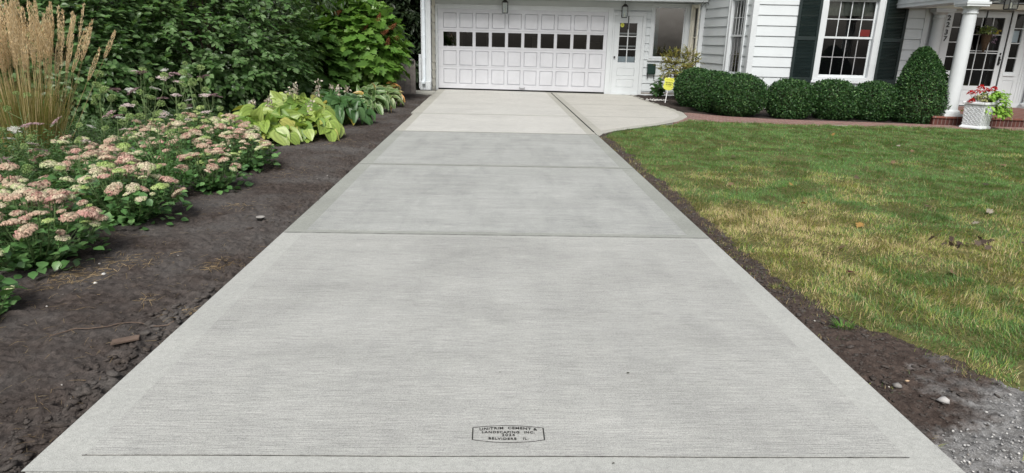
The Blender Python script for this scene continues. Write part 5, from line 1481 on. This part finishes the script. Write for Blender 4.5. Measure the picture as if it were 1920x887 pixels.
def carrot(label, x, y, h, nb, seed, up=0.5, group='wild carrot among the stonecrop', sc=1.):
    rg = np.random.default_rng(seed); root = empty('wild_carrot', (x, y, -.02), rg.uniform(0, 6.28), label, 'wild carrot', group)
    mb = MB(N=(0, 1, 0)); tops = []; lx, ly = rg.normal(0, .08, 2)
    main = [(0, 0, 0), (lx * .4, ly * .4, h * .45), (lx, ly, h * .8)]
    mb.tube(main, [.0045, .0035, .003], 4)
    for k in range(nb):
        g = rg.uniform(.35, .95); b = np.array([lx, ly, h * .8]) * g; a = rg.uniform(0, 6.28); e = b + np.array([.20 * math.cos(a) * rg.uniform(.3, 1), .20 * math.sin(a) * rg.uniform(.3, 1), h * rg.uniform(.12, .40)])
        if k == 0: e = np.array([lx * 1.2, ly * 1.2, h])
        mdl = b * .5 + e * .5 + np.array([.03 * math.cos(a), .03 * math.sin(a), -.01])
        mb.tube([tuple(b), tuple(mdl), tuple(e)], [.003, .0024, .002], 4); tops.append(e)
    mb.build('stem', M['carrot_stem'], root)
    for e in tops:
        if rg.random() < up:
            me = umbs[rg.integers(3)]; s = rg.uniform(.75, 1.35) * sc; link('flower_umbel', me, None, root, tuple(e), (rg.normal(0, .25), rg.normal(0, .25), 0), (s, s, s))
        else:
            me = nests[rg.integers(3)]; s = rg.uniform(.5, .95) * sc; link('seed_head', me, None, root, tuple(e), (rg.normal(0, .3), rg.normal(0, .3), 0), (s, s, s))
    m_ = 90; g = rg.uniform(.05, .75, m_); a = rg.uniform(0, 6.28, m_); L_ = rg.uniform(.0, .13, m_) * (1 - g * .6)
    pos = np.stack([lx * g + L_ * np.cos(a), ly * g + L_ * np.sin(a), h * .8 * g + L_ * .5], 1); d = np.stack([np.cos(a), np.sin(a), .5 + 0 * a], 1) + rg.normal(0, .5, (m_, 3))
    link('feathery_leaves', leaves('feathery_leaves', T_LONG, pos, d, rg.normal(0, 1, (m_, 3)), .04, lerpcol(rg, m_, [(.07, .14, .05), (.10, .18, .07)]), sx=.02), M['leaf'], root)
CAR = [(-4.35, 7.35, 1.0, 5, .2), (-4.1, 7.0, .92, 5, .3), (-3.95, 7.6, 1.02, 6, .4), (-3.75, 7.1, .88, 5, .4), (-3.6, 7.6, 1.0, 6, .5), (-3.5, 8.1, 1.05, 5, .6), (-3.3, 7.9, .82, 5, .3), (-3.75, 8.5, 1.08, 5, .5),
       (-4.3, 8.2, 1.0, 6, .5), (-4.55, 6.5, .85, 5, .1), (-4.35, 6.1, .60, 5, .5), (-4.1, 5.8, .55, 6, .7), (-3.95, 5.4, .58, 5, .5), (-4.25, 5.5, .62, 5, .3), (-4.5, 5.9, .72, 5, .3), (-3.75, 5.9, .62, 6, .8),
       (-3.7, 6.5, .66, 6, .7), (-3.9, 6.9, .72, 6, .8), (-4.8, 5.8, .80, 4, .1), (-3.45, 7.3, .80, 6, .9), (-4.05, 8.9, .95, 5, .5), (-4.6, 5.2, .52, 5, .5), (-3.2, 7.2, .72, 4, .5), (-2.95, 6.45, .68, 3, .4)]
place = {True: 'before the dark shrub', False: 'by the tan grass'}
for i, (x, y, h_, nb, up) in enumerate(CAR):
    tall = h_ > .78
    carrot('thin-stemmed wild carrot with ' + ('flat pale umbels and ' if up >= .4 else '') + 'round green seed heads ' + place[tall], x, y, h_, nb, 500 + i, up, 'tall wild carrot among the stonecrop' if tall else 'short wild carrot at the foot of the grass')

# ---- plants in the planter and basket
def clusters(name, root, centers, R, n, ll, cols, seed, tm=T_SMALL, mat='petal'):
    for c in centers:
        rg = np.random.default_rng(seed); seed += 1; D = randdir(rg, n, -.3)
        link(name, leaves(name, tm, D * R * rg.uniform(.6, 1, (n, 1)) + np.array(c), unit(D + rg.normal(0, .6, D.shape)), D, ll, lerpcol(rg, n, cols)), M[mat], root)
ger = empty('geranium', (UR.x, UR.y, .49), 0, 'red geranium growing in the white square planter', 'geranium')
rng = np.random.default_rng(88)
gc = [(-.18, -.10, .20), (-.20, -.02, .03), (-.02, .05, .28), (.15, .12, .22), (.24, .05, .26), (-.22, .02, .17)]
mb = MB(N=(0, 1, 0))
for c in gc: mb.tube([(c[0] * .3, c[1] * .3, -.02), (c[0] * .8, c[1] * .8, c[2] * .5), c], .004, 5)
mb.build('stems', M['carrot_stem'], ger)
clusters('flower_head', ger, gc, .05, 70, .032, [(.50, .010, .012), (.38, .006, .010), (.58, .02, .02)], 89)
n = 140; D = randdir(rng, n, 0); link('leaves', leaves('leaves', T_OVAL, D * np.array([.17, .17, .15]) * rng.uniform(.5, 1, (n, 1)), D + rng.normal(0, .5, D.shape), D + np.array([0, 0, .8]), .06, lerpcol(rng, n, [(.10, .09, .05), (.08, .13, .04), (.14, .08, .05)])), M['leaf'], ger)
clusters('pale_flowers', ger, [(-.10, -.12, .06), (-.05, -.14, .13), (-.12, -.10, .11), (-.04, -.16, .04)], .035, 30, .026, [(.68, .62, .35), (.6, .6, .3), (.5, .55, .2)], 120)
vn = empty('sweet_potato_vine', (UR.x + .10, UR.y - .02, .50), 0, 'lime green trailing vine spilling over the right side of the white planter', 'vine')
n = 560; t = rng.random(n); a = rng.normal(-.30, .75, n)
rr = .06 + .36 * np.minimum(1, t * 1.9) * rng.uniform(.45, 1, n); z = .13 * np.sin(np.pi * np.minimum(1, t * 1.9)) * 1.2 - .36 * np.clip(t - .35, 0, 1) + rng.normal(0, .03, n)
P = np.stack([rr * np.cos(a), rr * np.sin(a), z + .02], 1); d = np.stack([np.cos(a), np.sin(a), -.4 - .5 * t], 1) + rng.normal(0, .35, (n, 3)); nr = np.stack([np.cos(a), np.sin(a), 1 + 0 * a], 1) + rng.normal(0, .3, (n, 3))
link('leaves', leaves('leaves', T_OVAL, P, d, nr, rng.uniform(.05, .09, n), lerpcol(rng, n, [(.26, .46, .06), (.34, .54, .10), (.18, .36, .05)]), sx=.085), M['leaf'], vn)
mb = MB(N=(0, 1, 0))
for k in range(9):
    aa = -.35 + .6 * (k - 4) / 4; mb.tube([(0, 0, -.03), (.18 * math.cos(aa), .18 * math.sin(aa), .08), (.30 * math.cos(aa), .30 * math.sin(aa), .0), (.33 * math.cos(aa), .33 * math.sin(aa), -.2)], .003, 4)
mb.build('stems', M['carrot_stem'], vn)

BK = HW(13.275, 3.34, 1.42)
bk = empty('hanging_basket', BK, TH, 'cone-shaped door basket of mixed flowers hanging on the front door', 'flower basket')
mb = MB(O=(0, 0, 0), U=(1, 0, 0), N=(0, -1, 0)); mb.lathe(0, 0, [(.012, 0), (.05, .10), (.085, .24), (.105, .36), (.11, .40), (.10, .40)], 18)
mb.build('cone_basket', plain('wicker_brown', (.06, .04, .025), .85, .2, var=.4, scale=30, bump_s=.8, bump_scale=90), bk)
rng = np.random.default_rng(131); n = 170; D = randdir(rng, n, -.1)
link('leaves', leaves('leaves', T_OVAL, D * np.array([.20, .10, .15]) * rng.uniform(.5, 1, (n, 1)) + np.array([0, -.02, .42]), D + rng.normal(0, .5, D.shape), D + np.array([0, -.5, .8]), .06, lerpcol(rng, n, [(.10, .17, .05), (.16, .22, .06), (.22, .25, .07)])), M['leaf'], bk)
clusters('yellow_bloom', bk, [(.20, -.08, .47), (.17, -.08, .41)], .03, 26, .026, [(.6, .45, .06), (.7, .55, .12)], 140)
clusters('mauve_bloom', bk, [(.10, -.10, .35), (.16, -.09, .28), (.12, -.10, .22)], .03, 26, .022, [(.35, .24, .34), (.28, .18, .26)], 150)

# ================================================================== GROUND DRESSING
rng = np.random.default_rng(700)
# clods along the slab edge and over the left soil
n = 1700; y = 1.9 + 16 * rng.random(n) ** 1.9; x = XL - np.abs(rng.normal(0, .16, n)) - .01
big = rng.random(n) < .03
n2 = 3800; y2 = 1.9 + 13 * rng.random(n2) ** 1.6; x2 = rng.uniform(-3.1, XL, n2)
X = np.concatenate([x, x2]); Y = np.concatenate([y, y2]); sz = np.concatenate([np.where(big, rng.uniform(.02, .045, n), rng.uniform(.006, .02, n)), rng.uniform(.004, .013, n2)])
pebbles('soil_crumbs', 'loose crumbs of dark soil along the left slab edge', np.stack([X, Y, soil_z(X, Y) + sz * .15], 1), sz, [(.1, .1, .1)], 701, cat='soil crumbs', mat='clod')
n = 4200; y = 1.9 + 9 * rng.random(n) ** 1.6; x = XR + .012 + rng.random(n) ** 1.2 * (lawn_edge(y) - XR + .02); k = gravel_w(x, y) < rng.uniform(.1, .6, n); x, y = x[k], y[k]; n = len(x)
sz = np.where(rng.random(n) < .05, rng.uniform(.015, .035, n), rng.uniform(.005, .016, n))
pebbles('soil_crumbs', 'loose crumbs of soil between the slab and the lawn', np.stack([x, y, strip_z(x, y) + sz * .15], 1), sz, [(.1, .1, .1)], 702, cat='soil crumbs', mat='clod')
# bigger broken lumps where the form boards were pulled
n = 90; y = 1.95 + 1.7 * rng.random(n); x = XL - .03 - np.abs(rng.normal(0, .09, n))
pebbles('soil_clods', 'broken lumps of dark earth against the near left slab edge', np.stack([x, y, soil_z(x, y) + .006], 1), rng.uniform(.022, .055, n), [(.1, .1, .1)], 705, cat='soil clods', mat='clod')
n = 90; y = 2.4 + 3.5 * rng.random(n); x = XR + .03 + rng.random(n) * .12
pebbles('soil_clods', 'broken lumps of dark earth between the slab and the lawn', np.stack([x, y, strip_z(x, y) + .004], 1), rng.uniform(.016, .036, n), [(.1, .1, .1)], 706, cat='soil clods', mat='clod')
# gravel
n = 9000; x = rng.uniform(XR + .01, 3.6, n); y = rng.uniform(1.7, 3.0, n); k = (gravel_w(x, y) > rng.uniform(.25, .9, n)) & (x < lawn_edge(y) + .15); x, y = x[k], y[k]
sz = .003 + .012 * rng.random(len(x)) ** 2.2
pebbles('gravel', 'pale crushed gravel in the corner right of the slab', np.stack([x, y, strip_z(x, y) + .008 + sz * .1], 1), sz, [(.30, .30, .30), (.42, .42, .41), (.20, .20, .21), (.58, .57, .55)], 703, cat='gravel')
n = 45; y = 2 + 8 * rng.random(n) ** 1.5; x = np.where(rng.random(n) < .5, rng.uniform(-3.0, XL - .05, n), XR + .02 + rng.random(n) * .1)
z = np.where(x < 0, soil_z(x, y), strip_z(x, y)) + .004
pebbles('small_pebbles', 'scattered pale pebbles on the dark soil', np.stack([x, y, z], 1), rng.uniform(.007, .016, n), [(.42, .40, .37), (.5, .5, .48), (.3, .27, .24)], 704)
# single larger stones at the gravel edge
def stone(label, x, y, z, s, col, seed):
    p = np.array([[0., 0, 0]]); o = pebbles('stone', label, p, np.array([s]), [col], seed, 'stone', None); o.location = (x, y, z); return o
stone('flat pale stone lying at the edge of the gravel', 1.95, 2.42, .0, .055, (.42, .41, .40), 1)
stone('greyish stone in the dark soil next to the slab edge', 1.83, 2.55, -.01, .05, (.22, .21, .20), 2)
stone('small tan stone on the dark soil', 1.89, 2.58, .0, .022, (.45, .33, .22), 3)
stone('white pebble on the left soil by the nearest large stonecrop', -2.36, 3.80, .01, .03, (.62, .62, .60), 4)
stone('white pebble beside the dry straw left of the slab', -2.32, 3.65, .01, .028, (.6, .6, .57), 5)
# straw, twigs and roots on soil
def straws(name, label, X, Y, zf, L, cols, seed, wd=.0022):
    rg = np.random.default_rng(seed); n = len(X); a = rg.uniform(0, 6.28, n)
    pos = np.stack([X, Y, zf + rg.uniform(.003, .012, n)], 1); d = np.stack([np.cos(a), np.sin(a), rg.normal(0, .12, n)], 1)
    nr = np.array([0, 0, 1.]) + rg.normal(0, .4, (n, 3))
    me = leaves(name, T_BLADE, pos, d, nr, L * rg.uniform(.4, 1.5, n), lerpcol(rg, n, cols), sx=wd)
    return tag(link(name, me, M['straw']), label, 'straw', kind='stuff')
n = 2200; y = 2.0 + 12 * rng.random(n) ** 1.5; x = rng.uniform(-3.2, XL - .02, n)
straws('dry_straw', 'scattered bits of dry straw and roots on the left soil', x, y, soil_z(x, y), .05, [(.30, .22, .12), (.20, .14, .08), (.38, .30, .18), (.12, .09, .06)], 710)
cl = [(-2.50, 3.72, .10, 150), (-2.36, 4.05, .12, 110), (-1.75, 4.05, .05, 70), (-1.62, 3.30, .03, 25), (-1.9, 3.45, .04, 20), (-2.15, 5.5, .08, 40), (-2.6, 2.9, .12, 60), (-2.3, 7.2, .2, 60), (-2.2, 9.3, .3, 90)]
X = np.concatenate([rng.normal(a, s, n_) for (a, b, s, n_) in cl]); Y = np.concatenate([rng.normal(b, s, n_) for (a, b, s, n_) in cl]); X = np.minimum(X, XL - .01)
straws('dry_straw', 'matted tufts of dry straw at the foot of the stonecrops', X, Y, soil_z(X, Y), .075, [(.42, .30, .15), (.50, .38, .22), (.30, .21, .10)], 711, .0026)
# lawn
def lawn_blades(name, label, n, seed, fn, L, wd, colfn):
    rg = np.random.default_rng(seed); x, y = fn(rg, n); n = len(x)
    a = rg.uniform(0, 6.28, n); comb = fbm(x * 2.6, y * 2.6, 2, 61) * 14
    dirx = np.cos(a) * .75 + np.cos(comb) * .75; diry = np.sin(a) * .75 + np.sin(comb) * .75
    d = np.stack([dirx, diry, rg.uniform(.35, 1.5, n)], 1); nr = np.stack([-dirx, -diry, 1.0 + 0 * a], 1) + rg.normal(0, .3, (n, 3))
    dist = np.hypot(x, y)
    s = L * (.45 + .9 * rg.random(n) ** 1.6) * (.45 + 1.1 * fbm(x * 3.3, y * 3.3, 3, 63)); w_ = wd * (.7 + .075 * dist)
    me = leaves(name, T_GRASS, np.stack([x, y, lawn_z(x, y) - .004], 1), d, nr, s, colfn(rg, x, y), sx=w_)
    return tag(link(name, me, M['grass']), label, 'grass', kind='stuff')
def lawn_pts(rg, n):
    m_ = int(n * 2.4); y = 2.3 + 10.8 * rg.random(m_) ** 1.12; x = 1.75 + (y * .80 + 1.2) * rg.random(m_)
    dens = np.clip(.35 + 1.1 * fbm(x * 4, y * 4, 3, 66), 0, 1) * np.clip((x - lawn_edge(y)) / .09 + .45, .0, 1)
    sparse = np.clip((3.05 - y) * 1.5 - (x - 2.1) * .8 + .8 * (fbm(x * 7, y * 7, 2, 99) - .5), 0, .85)
    k = (x > lawn_edge(y) - .04) & (y < lawn_back(x) + .02) & (rg.random(m_) < dens * (1 - sparse)) & ~((gravel_w(x, y) > .6) & (y < 2.75))
    return x[k][:n], y[k][:n]
def lawn_col(rg, x, y):
    n = len(x); e = x - lawn_edge(y)
    dry = .38 * np.exp(-e / 1.2) * np.clip((9.8 - y) / 4.5, .35, 1) + 1.45 * (fbm(x * 1.3 + 3, y * 1.1, 3, 71) - .50) + .9 * (fbm(x * 4.6, y * 4.6, 3, 72) - .5) + .10 * np.clip((6.5 - y) / 3, 0, 1) + .04
    dry = dry - .34 * np.clip((y - 5.5) / 4, 0, 1)
    spot = .65 * np.exp(-(((x - 2.45) / .42) ** 2 + ((y - 5.0) / .7) ** 2)); dry = np.clip(dry + spot, .03, 1)
    g = np.array([(.095, .205, .045), (.13, .26, .06), (.075, .17, .042), (.17, .28, .12)])[rg.integers(0, 4, n)]
    yel = np.array([(.33, .37, .09), (.26, .33, .08)])[rg.integers(0, 2, n)]
    st = np.array([(.50, .39, .21), (.42, .33, .17), (.60, .50, .30)])[rg.integers(0, 3, n)]
    r1 = rg.random(n)
    c = np.where((r1 < dry * .72)[:, None], st, np.where((r1 < dry * 1.5)[:, None], yel, g))
    return c * (1 + rg.uniform(-.22, .22, (n, 1))) * (.84 + .40 * fbm(x * 2.6, y * 2.6, 3, 75))[:, None]
lawn_blades('grass', 'green lawn with straw-coloured dry patches right of the driveway', 380000, 720, lawn_pts, .046, .0030, lawn_col)
def side_pts(rg, n):
    y = 1.3 + 11.7 * rg.random(n * 3); x = 2.1 + (y * .80 + 5.0) * rg.random(n * 3)
    k = ((x > y * .80 + 2.7) | ((y < 2.5) & (x > 2.5))) & (x > lawn_edge(y) + .03) & (y < lawn_back(x) + .02); return x[k][:n], y[k][:n]
lawn_blades('grass', 'green lawn continuing to the right toward the neighbouring yard', 90000, 723, side_pts, .05, .0045, lawn_col)
# few blades and weeds in the bare strip
def edge_pts(rg, n):
    y = 2.6 + 8.0 * rg.random(n * 4) ** 1.3; x = lawn_edge(y) + rg.normal(-.005, .035, n * 4)
    k = (vnoise(y * 9, 0 * y, 90) > .38) & (x > XR + .02) & (y < 10.3); return x[k][:n], y[k][:n]
def edge_col(rg, x, y): return lerpcol(rg, len(x), [(.48, .37, .20), (.38, .29, .15), (.24, .28, .08), (.16, .24, .06)], [.3, .2, .25, .25], .2)
lawn_blades('lawn_fringe', 'ragged dry fringe of grass hanging over the bare soil strip', 9000, 722, edge_pts, .05, .0028, edge_col)
def strip_pts(rg, n):
    y = 2.0 + 3.0 * rg.random(n * 3); x = XR + .03 + rg.random(n * 3) * .9
    k = (x < lawn_edge(y) + .05) & (fbm(x * 7, y * 7, 2, 80) > .60); return x[k][:n], y[k][:n]
lawn_blades('sparse_grass', 'thin scattered grass on the bare soil beside the lawn', 1500, 721, strip_pts, .04, .003, lawn_col)
tf = empty('grass_tuft', (1.90, 3.16, -.01), 0, 'bright green grass tuft on the bare soil strip', 'grass tuft')
rg = np.random.default_rng(5); n = 110; a = rg.uniform(0, 6.28, n)
link('blades', leaves('blades', T_BLADE, np.stack([.03 * np.cos(a), .02 * np.sin(a), 0 * a], 1), np.stack([np.cos(a), np.sin(a), rg.uniform(.3, 1.6, n)], 1), np.stack([-np.cos(a), -np.sin(a), 1 + 0 * a], 1), rg.uniform(.03, .075, n), lerpcol(rg, n, [(.12, .26, .05), (.09, .2, .04)]), sx=.004), M['grass'], tf)

# fallen leaves
def leafthing(x, y, s, col, label, seed, z=None, group=None, curl=.3):
    rg = np.random.default_rng(seed); me = leaves('fallen_leaf', T_OAK if s > .05 else T_OVAL, np.array([[0., -s * .5, 0]]), np.array([[0, 1., .15]]), np.array([[0., 0, 1]]), s, np.array([col], float))
    o = link('fallen_leaf', me, M['petal'], None, (x, y, (lawn_z(np.array(x), np.array(y)) if z is None else z) + .030), (rg.uniform(-curl, curl), rg.uniform(-curl, curl), rg.uniform(0, 6.28)))
    return tag(o, label, 'leaf', group)
leafthing(2.38, 4.35, .07, (.10, .012, .025), 'dark red fallen leaf on the lawn, the upright one farther from the viewer', 1)
leafthing(2.34, 3.90, .085, (.09, .012, .022), 'dark red pointed fallen leaf on the yellowed lawn, nearest to the viewer', 2)
rg = np.random.default_rng(800)
for i in range(34):
    y = rg.uniform(4.0, 12.0); x = 2.5 + rg.random() * (y * .72 - 1.2)
    leafthing(x, y, rg.uniform(.05, .085), [(.22, .15, .09), (.12, .09, .06), (.40, .24, .08), (.34, .30, .24)][i % 4], 'small dry curled leaf fallen on the green lawn', 820 + i, group='dry leaves scattered on the lawn', curl=.6)
for i in range(14):
    leafthing(3.72 + rg.normal(0, .16), 4.62 + rg.normal(0, .07), rg.uniform(.05, .08), [(.07, .05, .04), (.12, .09, .07)][i % 2], 'dark withered leaf in the clump at the right lawn edge', 860 + i, group='clump of dark withered leaves', curl=.9)
for (x, y, s_, lb) in ((.045, 2.62, .009, 'tiny dark crumb of leaf on the near slab, above the pressed stamp'), (.62, 2.62, .018, 'curled brown leaf scrap on the right half of the near slab'), (.44, 1.965, .012, 'dark leaf scrap on the front margin of the slab')):
    me = leaves('leaf_scrap', T_OVAL, np.array([[0., 0, 0]]), np.array([[1., .3, .1]]), np.array([[0., 0, 1]]), s_, np.array([[.05, .045, .03]]))
    tag(link('leaf_scrap', me, M['petal'], None, (x, y, .005)), lb, 'leaf scrap')
# path light cap and wood chip
lc = empty('ground_cap', (-1.87, 5.15, float(soil_z(np.array(-1.87), np.array(5.15)))), 0, 'small round black cap with a pale top standing in the dark soil', 'cap')
mb = MB(N=(0, 1, 0)); mb.lathe(0, 0, [(.024, -.02), (.030, .028), (.034, .032)], 20); mb.build('cap_body', M['black'], lc, smooth=True)
mb = MB(N=(0, 1, 0)); mb.lathe(0, 0, [(.034, .0325), (.033, .037), (.001, .038)], 20); mb.build('cap_top', plain('dusty_plastic', (.30, .29, .27), .8, .2, var=.3, scale=60), lc)
mb = MB(N=(0, 1, 0)); mb.prism([(-.065, -.022), (.055, -.026), (.07, .018), (-.05, .024)], 0, .006)
me = bpy.data.meshes.new('wood_chip'); v = [(-.065, -.022, 0), (.055, -.028, 0), (.072, .016, 0), (-.045, .024, 0), (-.065, -.022, .008), (.055, -.028, .009), (.072, .016, .008), (-.045, .024, .007)]
me.from_pydata(v, [], [(0, 3, 2, 1), (4, 5, 6, 7), (0, 1, 5, 4), (1, 2, 6, 5), (2, 3, 7, 6), (3, 0, 4, 7)])
o = link('wood_chip', me, M['chip'], None, (-1.76, 2.91, float(soil_z(np.array(-1.76), np.array(2.91))) + .014), (0.05, .06, .75)); tag(o, 'flat reddish brown scrap of wood on the dark soil left of the slab', 'wood scrap')
# long root lying on the soil
mb = MB(N=(0, 1, 0)); P_ = []
for i in range(14):
    t = i / 13; xx = -2.12 + .50 * t; yy = 2.92 + .22 * math.sin(t * 2.2) + .02 * math.sin(t * 14); P_.append((xx, yy, float(soil_z(np.array(xx), np.array(yy))) + .008))
mb.tube(P_, .003, 5); o = mb.build('dry_root', M['chip']); tag(o, 'thin dry root curving across the dark soil left of the slab', 'root')
